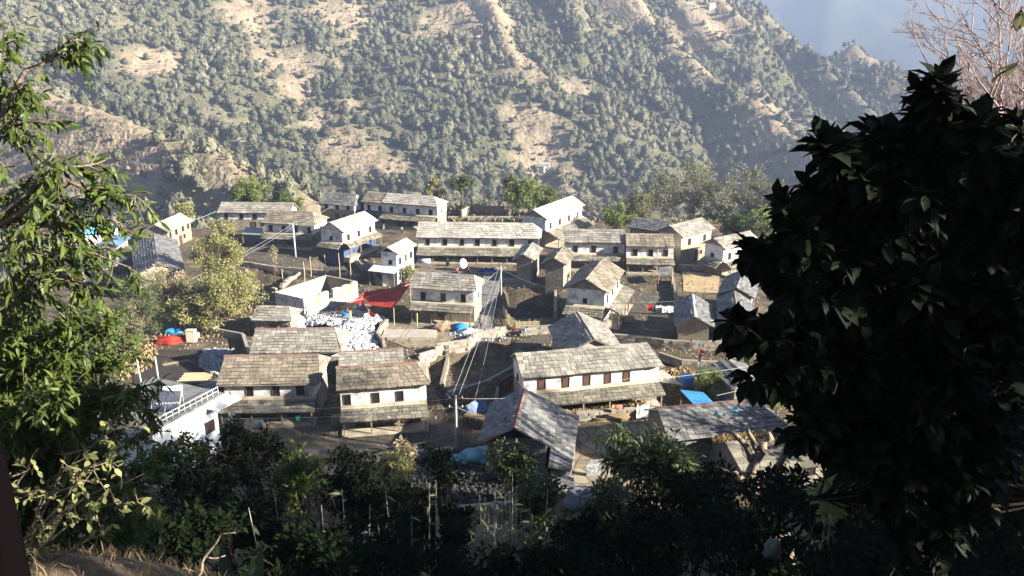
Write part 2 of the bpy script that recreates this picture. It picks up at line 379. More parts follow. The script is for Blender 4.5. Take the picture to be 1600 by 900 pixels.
def stand(n, x0, x1, y0, y1, keep, smin, smax, ntuft, name, label, m, seed, tall=(.9, 1.5)):
    r = np.random.RandomState(seed)
    y = np.sqrt(r.uniform(y0 ** 2, y1 ** 2, n)); x = y * r.uniform(x0, x1, n)
    d = dryness(x, y) + fbm(x + 20, y + 90, 30, 3) * .5
    ok = r.rand(n) < keep(d, x, y); x, y = x[ok], y[ok]
    z = terrain(x, y); k = len(x)
    pf = [tufted(50 + seed * 10 + j, ntuft) for j in range(9)]; protos = [q[0] for q in pf]; F0 = pf[0][1]; V0 = protos[0]
    s = r.uniform(smin, smax, k) * (.75 + .7 * vn(x / 25, y / 25)); t = r.uniform(*tall, k); a = r.uniform(0, 6.28, k); pi = r.randint(0, 9, k)
    Vs = np.array(protos)[pi]                       # k, nv, 3
    taper = 1 - .28 * Vs[:, :, 2:3]                 # narrower towards the top
    Vs = Vs * np.concatenate([taper, taper, np.ones_like(taper)], 2)
    ca, sa = np.cos(a)[:, None], np.sin(a)[:, None]
    X = (Vs[:, :, 0] * ca - Vs[:, :, 1] * sa) * s[:, None] + x[:, None]; Yv = (Vs[:, :, 0] * sa + Vs[:, :, 1] * ca) * s[:, None] + y[:, None]
    Z = Vs[:, :, 2] * (s * t)[:, None] + (z + s * t * .75)[:, None]
    V = np.stack([X, Yv, Z], -1).reshape(-1, 3); F = (F0[None] + (np.arange(k) * len(V0))[:, None, None]).reshape(-1, 3)
    o = np_mesh(name, V, F, m, smooth=True); tag(o, label, 'forest', kind='stuff')
    tone = np.clip(.5 + fbm(x, y, 60, 3) * 1.2 + r.uniform(-.25, .25, k), 0, 1); at = o.data.attributes.new('tone', 'FLOAT', 'POINT')
    at.data.foreach_set('value', np.repeat(tone, len(V0)).astype(np.float32))
    return o
def tone_mat(name, c1, c2, c3, **k):
    m = mat(name, c1, c3, 1.2, .9, c3=c2, bump=.8, bscale=1.3, spec=.1, **k); N = m.node_tree.nodes; L = m.node_tree.links
    a = N.new('ShaderNodeAttribute'); a.attribute_name = 'tone'; rp = [q for q in N if q.type == 'VALTORGB'][0]; src = rp.inputs[0].links[0].from_socket
    mx = N.new('ShaderNodeMix'); mx.inputs[0].default_value = .75; L.new(src, mx.inputs[2]); L.new(a.outputs['Fac'], mx.inputs[3]); L.new(mx.outputs[0], rp.inputs[0])
    return m
FOREST = tone_mat('forest_foliage', (.06, .062, .038), (.135, .132, .082), (.27, .245, .16), trans=.12)
SCRUB = tone_mat('scrub_foliage', (.09, .085, .05), (.17, .155, .09), (.3, .25, .16), trans=.12)
stand(19500, -.66, .66, 285, 1050, lambda d, x, y: np.clip(1.15 - 1.35 * d, .05, .95) * np.interp(x / y, [-.6, -.2, .1, .5], [.75, .9, 1, 1]), 1.9, 3.7, 64, 'forest', 'mixed green forest covering the opposite mountainside', FOREST, 1)
stand(20000, -.66, .66, 275, 1050, lambda d, x, y: np.clip(.9 - .55 * d, .15, .8), .7, 1.7, 24, 'scrub', 'low olive scrub between the trees of the mountainside', SCRUB, 2, tall=(.6, 1.0))
# ------------------------------------------------------------------ slates
def slate_plane(mb, A, B, C, D, sw=.62, sh=.46, th=.06, r=None, crook=.09):
    """slates on the plane with top edge A-B and bottom edge D-C (A above D, B above C); one mesh for the slope"""
    r = r or rng
    A, B, C, D = map(Vector, (A, B, C, D)); n = (B - A).cross(D - A)
    if n.length < 1e-5: n = (C - D).cross(A - D)
    n.normalize()
    if n.z < 0: n = -n
    H = ((D - A).length + (C - B).length) / 2; rows = max(2, round(H / sh))
    under = -.03
    mb.hexa([A + n * (under - .07), B + n * (under - .07), C + n * (under - .07), D + n * (under - .07), A + n * under, B + n * under, C + n * under, D + n * under])
    W6 = (B - A).length * .9 + 2; ph6 = r.uniform(0, 6)
    for i in range(rows):
        t0 = i / rows - (.35 / rows if i else 0); t1 = (i + 1) / rows + (r.uniform(-.012, .012) if i < rows - 1 else r.uniform(-.03, .05))
        L0, R0 = A.lerp(D, t0), B.lerp(C, t0); L1, R1 = A.lerp(D, t1), B.lerp(C, t1)
        w = max((R1 - L1).length, (R0 - L0).length); k = max(1, round(w / sw)); 
        cuts = [0.0]
        for j in range(1, k): cuts.append((j + r.uniform(-.28, .28)) / k)
        cuts.append(1.0)
        for j in range(k):
            u0, u1 = cuts[j], cuts[j + 1]; g = .022 / max(w, .1)
            lift = r.uniform(0, .02) + .05 * math.sin(u0 * W6 + ph6 + i * .5) + .03; lw = r.uniform(.0, crook) * sh; low = th * r.uniform(.7, 1.5) + lift
            p = [L0.lerp(R0, u0 + g), L0.lerp(R0, u1 - g), L1.lerp(R1, u1 - g), L1.lerp(R1, u0 + g)]
            dn = (L1 - L0).normalized() * r.uniform(-lw, lw)
            a, b, c, d = p[0] + n * .0, p[1] + n * .0, p[2] + n * low + dn, p[3] + n * (low + r.uniform(-.008, .008)) + dn
            T = n * th
            vs = [a, b, c - T * .8, d - T * .8, a + T * .5, b + T * .5, c + T * .3, d + T * .3]
            mb.hexa(vs)
    return mb
def tin_plane(mb, A, B, C, D, pitch=.26):
    A, B, C, D = map(Vector, (A, B, C, D)); n = (B - A).cross(D - A).normalized()
    if n.z < 0: n = -n
    k = max(2, int((B - A).length / pitch * 2)); vs = []; fs = []
    for j in range(k + 1):
        o = n * (.03 if j % 2 else -.01)
        vs += [A.lerp(B, j / k) + o, D.lerp(C, j / k) + o]
    for j in range(k): fs.append((2 * j, 2 * j + 1, 2 * j + 3, 2 * j + 2))
    m = len(vs); vs += [v - n * .02 for v in vs]; fs += [tuple(i + m for i in reversed(f)) for f in fs]
    return mb.add(vs, fs)

# ------------------------------------------------------------------ shared small meshes for windows, brackets, posts
def window(parent, x, y, z, w=.62, h=.78, ang=0, m=None, sill=False):
    """ang: rotation of the outward normal (0 = facing local -y)"""
    f = MB(); t = .07
    f.bb(-w / 2 - t, w / 2 + t, -.07, .02, h, h + t); f.bb(-w / 2 - t, w / 2 + t, -.09, .02, -t, 0)
    f.bb(-w / 2 - t, -w / 2, -.07, .02, 0, h); f.bb(w / 2, w / 2 + t, -.07, .02, 0, h)
    o = f.build('window', WOOD, parent, (x, y, z)); o.rotation_euler = (0, 0, ang)
    p = MB().bb(-w / 2, w / 2, -.014, .02, 0, h)
    p.build('shutter', m or DARK, o)
    return o
def door(parent, x, y, z, ang=0, w=.85, h=1.65):
    f = MB(); f.bb(-w / 2 - .09, w / 2 + .09, -.08, .02, h, h + .12); f.bb(-w / 2 - .09, -w / 2, -.08, .02, 0, h); f.bb(w / 2, w / 2 + .09, -.08, .02, 0, h)
    o = f.build('door', WOOD, parent, (x, y, z)); o.rotation_euler = (0, 0, ang)
    MB().bb(-w / 2, -.01, -.03, .015, 0, h).bb(.01, w / 2, -.03, .015, 0, h).build('door_leaf', SHUT, o)
def fit_w(a, n, z1, tanp, e):
    best = (1e9, 2.5)
    for i in range(600):
        wv = .8 + i * .01; p = a + n * wv; p.z = z1 - tanp * wv; q = proj(p)
        # match the row of the eave only where the ridge runs across, both otherwise
        dd = math.hypot(q[0] - e[0], q[1] - e[1])
        if dd < best[0]: best = (dd, wv)
    return best[1]
HOUSES = {}
def house(key, label, r0, r1, e0, zb=0.0, rh=6.0, hv=2.75, pitch=.53, hip=(0, 0), ver='F', vd=1.75, nwin=4, wall=None, low=None, roof=None, cap=None,
          win=None, wside=None, ox=.35, oy=.55, ledge=True, brk=True, name='stone_house', cat='house', group='slate roofed stone houses', flat_gable=None, vtop=.55, sw=.62, sh=.46, vroof=None, vdrop=.75, door_n=1, wall1=None, pent=(), wfix=None):
    wall = wall or WHITE; low = low or STONE; roof = roof or (SLATEW if sum(map(ord, key)) % 3 == 0 else SLATE); vroof = vroof or MOSSY
    a, b = P(*r0, zb + rh), P(*r1, zb + rh); d = b - a; d.z = 0; L = d.length; d.normalize(); n = Vector((d.y, -d.x, 0))
    wv = fit_w(a, n, zb + rh, pitch, e0)
    wv = wfix or wv; hw = max(.8, wv - oy); c = (a + b) / 2; rz = math.atan2(d.y, d.x); r = random.Random(key)
    root = empty(name, (c.x, c.y, zb), rz, label, cat, group); HOUSES[key] = (root, L, hw, wv, rh)
    ez = rh - pitch * wv; wt = rh - pitch * hw - .06            # eave height; wall top
    x0, x1 = -L / 2, L / 2; h0, h1 = hip
    X0, X1 = (x0 - h0 + (ox if h0 else ox)), (x1 + h1 - ox)     # wall ends
    two = hv > 0
    MB().bb(X0, X1, -hw, hw, -1.2, hv if two else wt).build('lower_wall', low, root)
    if two: MB().bb(X0 + .01, X1 - .01, -hw + .01, hw - .01, hv, wt).build('upper_wall', wall, root)
    # gables
    for s, hh, X in ((0, h0, X0), (1, h1, X1)):
        if hh: continue
        g = MB(); q = .25 if s == 0 else -.25; zt = rh - .1
        g.add([(X, -hw, wt), (X, hw, wt), (X, 0, zt), (X + q, -hw, wt), (X + q, hw, wt), (X + q, 0, zt)], [(0, 2, 1), (3, 4, 5), (0, 3, 5, 2), (2, 5, 4, 1), (1, 4, 3, 0)] if s == 0 else [(0, 1, 2), (3, 5, 4), (0, 2, 5, 3), (2, 1, 4, 5), (1, 0, 3, 4)])
        g.build('gable', flat_gable or (low if wall is not WHITE else wall1 or MUD), root)
    # roof: two slopes and hips
    F = MB(); sag = r.uniform(-.12, .05)
    ra, rb = (x0, 0, rh), (x1, 0, rh); eL, eR = x0 - h0, x1 + h1
    slate_plane(F, ra, rb, (eR, -wv, ez), (eL, -wv, ez), sw, sh, r=r); F.build('roof', roof, root)
    Bk = MB(); slate_plane(Bk, rb, ra, (eL, wv, ez), (eR, wv, ez), sw, sh, r=r); Bk.build('roof', roof, root)
    if h0: slate_plane(MB(), ra, ra, (eL, -wv, ez), (eL, wv, ez), sw, sh, r=r).build('hip_roof', roof, root)
    if h1: slate_plane(MB(), rb, rb, (eR, wv, ez), (eR, -wv, ez), sw, sh, r=r).build('hip_roof', roof, root)
    cp = MB(); k = max(3, int(L / .8)); pr = None
    for i in range(k):
        u0, u1 = x0 - .05 + (L + .1) * i / k, x0 - .05 + (L + .1) * (i + 1) / k - .01; hz_ = rh + .055 + r.uniform(0, .035); wc = .24 if cap else .19
        for s in (-1, 1):
            cp.hexa([(u0, 0, hz_ - .03), (u1, 0, hz_ - .03), (u1, s * wc, hz_ - .03 - wc * pitch), (u0, s * wc, hz_ - .03 - wc * pitch), (u0, 0, hz_ + .02), (u1, 0, hz_ + .02), (u1, s * wc, hz_ + .01 - wc * pitch), (u0, s * wc, hz_ + .01 - wc * pitch)][::1] if s > 0 else
                    [(u1, 0, hz_ - .03), (u0, 0, hz_ - .03), (u0, s * wc, hz_ - .03 - wc * pitch), (u1, s * wc, hz_ - .03 - wc * pitch), (u1, 0, hz_ + .02), (u0, 0, hz_ + .02), (u0, s * wc, hz_ + .01 - wc * pitch), (u1, s * wc, hz_ + .01 - wc * pitch)])
    cp.build('ridge_cap', cap or roof, root)
    # openings of the long front wall
    if two and nwin:
        wh = min(1.0, wt - hv - .2)
        xs = win if win else [X0 + (X1 - X0) * (i + .5) / nwin + r.uniform(-.2, .2) for i in range(nwin)]
        for i, x in enumerate(xs):
            window(root, x, -hw, hv + .08, .62 + r.uniform(-.06, .1), wh, 0, SHUT if (r.random() < .12 or wside == 'shut') else DARK)
    if two and (wside or L > 5):
        for X, an in ((X0, -math.pi / 2), (X1, math.pi / 2)):
            if (X == X0 and not h0) or X == X1: window(root, X, r.uniform(-.4, .4), hv + .2, .5, .6, an)
    if brk and two:
        nb = max(3, int((X1 - X0) / .95)); bm = MB().beam((0, .02, -.55), (0, -oy + .12, -.02 - pitch * .1), .06); first = None
        for i in range(nb):
            x = X0 + .25 + (X1 - X0 - .5) * i / (nb - 1)
            if first is None: first = o = bm.build('eave_bracket', WOOD, root)
            else: o = first.copy(); COL.objects.link(o); o.parent = root
            o.location = (x, -hw, wt - .02)
    # verandas: lean-to slate roofs round the ground floor
    def lean(p0, p1, out, posts=True, depth=vd, cover=vroof):
        p0, p1, out = Vector(p0), Vector(p1), Vector(out); zt = hv - .02; lw = .55 if ledge else .05
        e = (p1 - p0).normalized()
        if ledge:
            q = [p0, p1, p1 + out * lw, p0 + out * lw]
            MB().hexa([v + Vector((0, 0, zt - .30)) for v in (q[3], q[2], q[1], q[0])] + [q[3] + Vector((0, 0, zt - .17)), q[2] + Vector((0, 0, zt - .17)), q[1] + Vector((0, 0, zt + .02)), q[0] + Vector((0, 0, zt + .02))]).build('clay_ledge', LEDGE, root)
        za = zt - (.19 if ledge else 0); zb_ = za - vdrop
        A, B = p0 + out * lw, p1 + out * lw; C, D = p1 + out * depth + e * .1, p0 + out * depth - e * .1
        A.z = B.z = za; C.z = D.z = zb_
        slate_plane(MB(), A, B, C, D, sw, sh, r=r).build('veranda_roof', cover, root)
        if posts:
            ln = (p1 - p0).length; k = max(2, int(ln / 2.6) + 1); pm = MB().bb(-.07, .07, -.07, .07, -.6, zb_ + .02); f = None
            for i in range(k):
                q = p0 + e * (.25 + (ln - .5) * i / (k - 1)) + out * (depth - .3)
                if f is None: f = o = pm.build('post', WOODL, root)
                else: o = f.copy(); COL.objects.link(o); o.parent = root
                o.location = (q.x, q.y, 0)
            MB().beam(p0 + out * (depth - .3) + Vector((0, 0, zb_ + .02)), p1 + out * (depth - .3) + Vector((0, 0, zb_ + .02)), .09).build('beam', WOODL, root)
            MB().hexa([p0 + out * v0 + Vector((0, 0, z)) for z in (-.6,) for v0 in (depth - .15,)] + [p1 + out * (depth - .15) + Vector((0, 0, -.6)), p1 + Vector((0, 0, -.6)), p0 + Vector((0, 0, -.6)), p0 + out * (depth - .15) + Vector((0, 0, .28)), p1 + out * (depth - .15) + Vector((0, 0, .28)), p1 + Vector((0, 0, .28)), p0 + Vector((0, 0, .28))]).build('plinth', LEDGE, root)
    if two:
        if 'F' in ver: lean((X0, -hw, 0), (X1, -hw, 0), (0, -1, 0))
        if '0' in ver: lean((X0, hw, 0), (X0, -hw, 0), (-1, 0, 0), posts=False)
        if '1' in ver: lean((X1, -hw, 0), (X1, hw, 0), (1, 0, 0), posts=False)
    for i in range(door_n):
        door(root, X0 + (X1 - X0) * (i + .5) / door_n + r.uniform(-.4, .4), -hw, .28 if 'F' in ver and two else 0)
    if not ('F' in ver and two) and L > 4: window(root, (X0 + X1) / 2 + 1.6, -hw, 1.0, .6, .6)
    for t in pent:   # (xa, xb, drop z, depth)
        pass
    return root

LONG = dict(ver='F')
house('h28', 'slate house with rusty ridge and four dark windows, next to the flat white building', (351, 556), (497, 554), (332, 602), hip=(0, .5), nwin=4, cap=RIDGE, rh=6.0, win=[-4.6, -1.7, .95, 3.4], vd=2.0, door_n=2)
house('h29', 'slate house directly behind the one beside the white building, just below the pale rubble field', (399, 514), (522, 512), (383, 552), hip=(0, 1.2), nwin=3, cap=RIDGE, rh=5.2, ver='')
house('h30', 'low slate shed left of the pale rubble field', (401, 478), (451, 479), (389, 500), hip=(0, 1.0), nwin=0, hv=0, ver='', rh=3.6, low=STONE, name='stone_shed', cat='shed', group='small slate roofed sheds')
house('h31', 'slate house with rusty ridge, yellow clay end bay and washing under its veranda', (525, 574), (650, 566), (515, 611), hip=(0, 1.2), nwin=3, cap=RIDGE, rh=6.0, vd=2.0, win=[-3.0, -.2, 2.2], door_n=2)
house('h32', 'slate outbuilding with rusty ridge tucked close behind the house with washing', (529, 550), (630, 544), (527, 574), nwin=0, cap=RIDGE, rh=4.6, hv=0, ver='', name='stone_shed', cat='shed', group='small slate roofed sheds')
house('h24', 'long slate house with bright white upper wall and brown shutters', (805, 553), (1010, 536), (812, 592), hip=(0, .9), nwin=5, rh=6.0, wside='shut', win=[-5.0, -2.4, -.1, 2.2, 4.3], vd=2.1, door_n=2)
house('h11', 'slate house by the stone stairway, three windows and a tall bare clay end wall', (648, 425), (740, 430), (635, 448), hip=(0, .9), nwin=3, rh=6.4, hv=3.1, low=MUD, wall1=MUD, vd=1.9)
house('h9', 'longest pale slate house in the middle with seven windows above a terrace with satellite dish', (654, 347), (832, 349), (645, 370), hip=(0, 1.5), nwin=7, rh=6.2, roof=SLATEL,  low=MUD, vd=2.4, vdrop=1.0, door_n=3, sw=.8, sh=.62)
house('h14', 'left half of the stepped double house, with the slightly higher roof', (882, 358), (976, 359), (882, 379), nwin=3, rh=6.2, ox=.1, vd=2.0, door_n=1, sw=.8, sh=.6)
house('h14b', 'right half of the stepped double house, with the slightly lower roof', (977, 365), (1052, 366), (973, 386), nwin=3, rh=5.9, ox=.1, vd=2.0, door_n=1, hv=2.65, sw=.8, sh=.6)
house('h8', 'slate house at the far edge of the village with sunlit white right end wall', (605, 302), (677, 307), (595, 316.5), hip=(0, 2.2), nwin=4, rh=6.2, roof=SLATEL,  ver='F', vd=2.6, wall1=WHITE, sw=.8, sh=.6)
house('h7', 'small dark slate house adjoining the left end of the farthest house', (575, 299), (612, 302), (561, 312.5), nwin=2, rh=6.2, ver='', low=BLUEW, sw=.8, sh=.6)
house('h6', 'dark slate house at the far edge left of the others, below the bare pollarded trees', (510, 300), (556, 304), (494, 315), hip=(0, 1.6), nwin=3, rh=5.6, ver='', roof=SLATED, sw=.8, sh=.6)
house('h3', 'long narrow slate house at the far left edge below the round dark tree', (346, 316), (459, 317), (335, 331), nwin=5, rh=5.2, ver='', low=STONE, vd=1.6, sw=.85, sh=.62, hv=2.2)
house('h4', 'hipped slate house behind the tall power pole, with tin lean-to at its left', (421, 328), (487, 331), (404, 345), hip=(0, 2.0), nwin=4, rh=6.2, vd=2.0, sw=.8, sh=.6)
house('h5', 'slate house with wide white right wall above a band of blue wash', (515, 348), (570, 330), (535, 366), rh=6.4, ver='F0', low=BLUEW, wall1=WHITE, nwin=3, vd=1.6, hv=3.0, roof=SLATEL,  sw=.7, sh=.5)
house('h10', 'small white house with dark left gable and a pale tin porch roof', (605, 387), (635, 372), (622, 399), rh=5.6, ver='', low=WHITE, wall1=WHITE, nwin=3, hv=2.6, brk=False, roof=SLATEL, flat_gable=DARK)  # left gable coloured near-black to stand for its shade
house('h1', 'small slate house at the left edge of the village with clay and orange right wall', (241, 351), (281, 333), (264, 363), rh=5.0, ver='0', low=STONE, wall=MUD, wall1=MUD, nwin=4, hv=2.3, roof=SLATEL, vroof=SLATE)
house('h2', 'grey slate house with yellow clay gable among the trees at the left', (247, 412), (240, 365), (273, 405), rh=5.6, wfix=3.5, pitch=.42, ver='', low=STONE, wall=STONE, wall1=LEDGE, nwin=0, roof=SLATED, flat_gable=LEDGE, brk=False)
house('h15', 'tall slate house at the far edge right of the ruin, white right wall', (833, 328), (894, 306), (857, 341), rh=7.0, hv=3.3, ver='F', nwin=4, wall1=MUD, vd=3.0, vdrop=1.2, roof=SLATEL,  sw=.8, sh=.6)
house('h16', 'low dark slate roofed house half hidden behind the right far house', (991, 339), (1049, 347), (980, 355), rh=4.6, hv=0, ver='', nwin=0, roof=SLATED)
house('h17', 'square slate house with bare tan right wall at the far right of the village', (1046, 353), (1097, 340), (1066, 373), rh=6.6, hv=3.2, ver='', nwin=2, wall=LEDGE, low=MUD, sw=.8, sh=.6, flat_gable=MUD)
house('h18', 'white walled slate house behind the tan field, partly behind dark leaves', (1115, 373), (1172, 361), (1132, 391), rh=6.0, hv=2.6, ver='F0', nwin=3, vd=1.9)
house('h19', 'tall slate house in the centre with stone gable and skirt roofs on two sides', (915, 437), (943, 403), (949, 462), rh=6.8, hv=3.2, ver='F0', nwin=3, vd=2.2, wall1=STONE, low=WHITE, flat_gable=STONE)
house('h20', 'slate barn directly behind the long house with brown shutters, left slope in shade', (929, 530), (902, 487), (972, 536), rh=5.4, wfix=3.7, pitch=.5, hv=0, ver='', nwin=0, roof=SLATE, flat_gable=LEDGE, name='stone_barn', cat='barn', group='slate roofed barns')
house('h13', 'small slate barn left of the stepped double house, its wall in deep shade', (866, 404), (880, 385), (885, 416), rh=5.4, hv=0, ver='', nwin=0, name='stone_barn', cat='barn', group='slate roofed barns', low=STONE)
house('h12', 'small slate barn at the right end of the longest house, next to the power pole', (818, 398), (832, 379), (835, 408), rh=5.2, hv=0, ver='', nwin=0, name='stone_barn', cat='barn', group='slate roofed barns', low=MUD)
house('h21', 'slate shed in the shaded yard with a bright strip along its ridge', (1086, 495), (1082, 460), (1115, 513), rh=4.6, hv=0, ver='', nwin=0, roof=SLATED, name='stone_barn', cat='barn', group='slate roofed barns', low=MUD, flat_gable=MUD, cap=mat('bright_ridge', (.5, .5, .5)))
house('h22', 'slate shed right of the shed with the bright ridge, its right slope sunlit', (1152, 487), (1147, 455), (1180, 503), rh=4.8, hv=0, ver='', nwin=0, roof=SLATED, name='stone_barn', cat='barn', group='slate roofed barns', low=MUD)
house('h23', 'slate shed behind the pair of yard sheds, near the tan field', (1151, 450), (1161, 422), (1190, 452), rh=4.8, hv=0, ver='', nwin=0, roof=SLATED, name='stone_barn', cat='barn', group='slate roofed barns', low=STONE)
house('h25', 'large slate house front centre with rusty ridge and gable coloured dark for shade', (804, 668), (820, 607), (860, 702), rh=5.4, hv=0, ver='', nwin=0, cap=RIDGE, low=STONE, flat_gable=DARK, ox=.9, roof=SLATED)  # front gable is closed; its near-black colour stands for shade
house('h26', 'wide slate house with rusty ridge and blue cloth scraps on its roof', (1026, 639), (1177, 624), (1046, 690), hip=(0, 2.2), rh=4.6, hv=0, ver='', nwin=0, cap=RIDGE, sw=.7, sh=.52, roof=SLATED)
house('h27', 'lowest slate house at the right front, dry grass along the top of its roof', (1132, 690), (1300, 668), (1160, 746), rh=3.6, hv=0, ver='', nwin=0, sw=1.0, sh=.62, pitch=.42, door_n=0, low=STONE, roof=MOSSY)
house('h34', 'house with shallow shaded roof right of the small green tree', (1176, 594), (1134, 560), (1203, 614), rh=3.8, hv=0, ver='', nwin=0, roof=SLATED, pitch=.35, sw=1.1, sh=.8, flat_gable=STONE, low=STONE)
house('h35', 'far blue roofed house seen through the leaves at the left edge', (166, 379), (186, 366), (186, 383), rh=4.2, hv=0, ver='', nwin=0, roof=mat('blue_slate', (.1, .17, .3), (.16, .25, .4), 2, island=True), low=STONE, pitch=.3)
# ------------------------------------------------------------------ leaves
def leaf_tpl(kind):
    if kind == 'lance':
        w = .13; V = [(0, 0, 0), (.3, w, .03), (.3, 0, 0), (.3, -w, .03), (.65, w * .8, -.03), (.65, 0, -.06), (.65, -w * .8, -.03), (1, 0, -.2)]
    elif kind == 'broad':
        w = .235; V = [(0, 0, 0), (.28, w * .95, .06), (.3, 0, 0), (.28, -w * .95, .06), (.68, w, .03), (.66, 0, -.04), (.68, -w, .03), (1, 0, -.16)]
    else:
        w = .22; V = [(0, 0, 0), (.3, w, .05), (.3, 0, 0), (.3, -w, .05), (.65, w * .8, .0), (.65, 0, -.04), (.65, -w * .8, .0), (1, 0, -.1)]
    F = [(0, 2, 1), (0, 3, 2), (1, 2, 5), (1, 5, 4), (2, 3, 6), (2, 6, 5), (4, 5, 7), (5, 6, 7)]
    return np.array(V), np.array(F)
TB = (np.array([(0, -.03, 0), (0, .03, 0), (.45, .035, .1), (.45, -.035, .1), (.8, .02, .02), (.8, -.02, .02), (1, 0, -.12)]), np.array([(0, 1, 2), (0, 2, 3), (3, 2, 4), (3, 4, 5), (5, 4, 6)]))
DIAM = (np.array([(0, 0, 0), (.5, .3, .06), (.5, -.3, .06), (1, 0, -.05)]), np.array([(0, 2, 1), (1, 2, 3)]))
TPL = {k: leaf_tpl(k) for k in ('lance', 'broad', 'oval')}; TPL['diam'] = DIAM; TPL['blade'] = TB
def leaves(name, m, parent, pos, dirs, size, kind='diam', up=None, seed=0):
    """one mesh of leaves: pos, dirs are world vectors; parent's location is subtracted"""
    r = np.random.RandomState(seed); V0, F0 = TPL[kind]; pos = np.asarray(pos, float); d = np.asarray(dirs, float); n = len(pos)
    d = d / (np.linalg.norm(d, axis=1)[:, None] + 1e-9)
    u = np.tile([0, 0, 1.], (n, 1)) + r.randn(n, 3) * .45 if up is None else np.asarray(up, float)
    s = np.cross(u, d); s /= np.linalg.norm(s, axis=1)[:, None] + 1e-9; t = np.cross(d, s); size = np.broadcast_to(size, (n,))[:, None, None]
    V = (V0[None, :, 0:1] * d[:, None] + V0[None, :, 1:2] * s[:, None] + V0[None, :, 2:3] * t[:, None]) * size + pos[:, None]
    if parent is not None: V = V - np.array(parent.location)[None, None]
    F = (F0[None] + (np.arange(n) * len(V0))[:, None, None]).reshape(-1, 3)
    return np_mesh(name, V.reshape(-1, 3), F, m, parent)
def leafmat(name, a, b, c=None, trans=.3, rough=.6, spec=.3):
    return mat(name, a, b, .8, rough, island=True, trans=trans, c3=c, tmix=.4, spec=spec)
LG = leafmat('leaf_green', (.05, .075, .025), (.16, .18, .065), (.09, .12, .04))
LY = leafmat('leaf_yellow_green', (.16, .17, .05), (.42, .38, .15), (.27, .26, .09))
LO = leafmat('leaf_olive', (.10, .11, .05), (.27, .25, .12), (.17, .17, .08))
LT = leafmat('leaf_tan', (.24, .19, .10), (.48, .39, .22), (.36, .29, .17))
LD = leafmat('leaf_dark', (.018, .032, .014), (.06, .08, .03), (.035, .055, .02))
LGRY = leafmat('leaf_greyish', (.12, .125, .075), (.3, .28, .18), (.2, .195, .12))
LBR = leafmat('leaf_bright', (.09, .13, .03), (.28, .30, .08), (.17, .21, .05))
BARK = mat('bark', (.12, .09, .065), (.22, .17, .12), 5, .9, bump=.6)
BARKL = mat('bark_pale', (.3, .24, .17), (.2, .15, .11), 5, .9, bump=.6)
def curve(a, b, r, bend=.12, k=6):
    a, b = np.array(a, float), np.array(b, float); L = np.linalg.norm(b - a); o = r.randn(3) * L * bend; o2 = r.randn(3) * L * bend * .5
    t = np.linspace(0, 1, k)[:, None]
    return a + (b - a) * t + o * np.sin(np.pi * t) + o2 * np.sin(2 * np.pi * t)
LEAFN = 1.7
def tree(name, label, cat, px, py, base, rad, n=2200, size=.4, m=None, clusters=34, crad=.38, kind='diam', seed=0, bark=None, group=None, trunk_r=.16, droop=.0, asp=1.0, hollow=.25, yw=None, lean=(0, 0), up=.0, cover=1.0, cz=None):
    """base: (x, y, z) world point; crown centre at the pixel (px, py) on the base's distance; rad (x, y, z) radii"""
    n = int(n * LEAFN); size *= 1.05; r = np.random.RandomState(seed + 5); base = Vector(base); c = Y(px, py, base.y); c = np.array(c); rad = np.array(rad, float)
    root = empty(name, base, 0, label, cat, group); b0 = np.array(base)
    d = r.randn(clusters, 3); d /= np.linalg.norm(d, axis=1)[:, None]
    cc = c + d * rad * (hollow + (1 - hollow) * r.rand(clusters, 1) ** .6) * r.uniform(.72, 1.12, (clusters, 1))
    mb = MB(); fork = c - np.array([0, 0, rad[2] * .55]); fork[2] = max(fork[2], b0[2] + (c[2] - b0[2]) * .3)
    tr = curve(b0 - [0, 0, .4], fork, r, .05); mb.tube(tr - b0, np.linspace(trunk_r * 1.25, trunk_r * .7, len(tr)), 7)
    for q in cc:
        st = tr[r.randint(len(tr) // 2, len(tr))]; mid = curve(st, q, r, .12); mb.tube(mid - b0, np.linspace(trunk_r * .42, trunk_r * .08, len(mid)), 5, False)
    mb.build('trunk', bark or BARK, root, smooth=True)
    ci = r.randint(0, clusters, n); o = r.randn(n, 3); o /= np.linalg.norm(o, axis=1)[:, None]; o *= r.rand(n, 1) ** .45
    cs = (r.uniform(.55, 1.15, clusters))[ci][:, None]
    pos = cc[ci] + o * crad * rad.mean() * cs * np.array([1.1, 1.1, .8 * asp])
    dirs = o + r.randn(n, 3) * .6; dirs[:, 2] += up - droop
    leaves('crown', m or LG, root, pos, dirs, r.uniform(.65, 1.25, n) * size, kind, seed=seed)
    return root
def bare(name, label, px, py, base, h, spread, seed=0, m=None, depth=4, rad0=.12, group=None, thick=.62, kids=3, up=.5, cat='bare tree', clear=.38):
    r = np.random.RandomState(seed); root = empty(name, base, 0, label, cat, group); mb = MB()
    def grow(p, d, L, rr, lv):
        k = 4; pts = [p]; q = p.copy()
        for i in range(k):
            d = d + r.randn(3) * .14; d[2] += .06 * up; d /= np.linalg.norm(d); q = q + d * L / k; pts.append(q)
        mb.tube(pts, np.linspace(rr, rr * thick, k + 1), 5 if lv < 2 else 4, lv == depth)
        if lv >= depth: return
        for j in range(kids + (lv == 0)):
            t = r.randint(2 if (lv or clear < .5) else k, k + 1); nd = d + r.randn(3) * spread; nd[2] = abs(nd[2]) * .6 + up * .4; nd /= np.linalg.norm(nd)
            grow(pts[t], nd, (L if lv or clear < .5 else h * .26) * r.uniform(.55, .8), rr * thick * .8, lv + 1)
    grow(np.array([0, 0, -.3]), np.array([0, 0, 1.]), h * clear, rad0, 0)
    mb.build('branches', m or BARKL, root, smooth=True)
    return root
def onp(px, py): q = P(px, py); return (q.x, q.y, G(q.x, q.y))
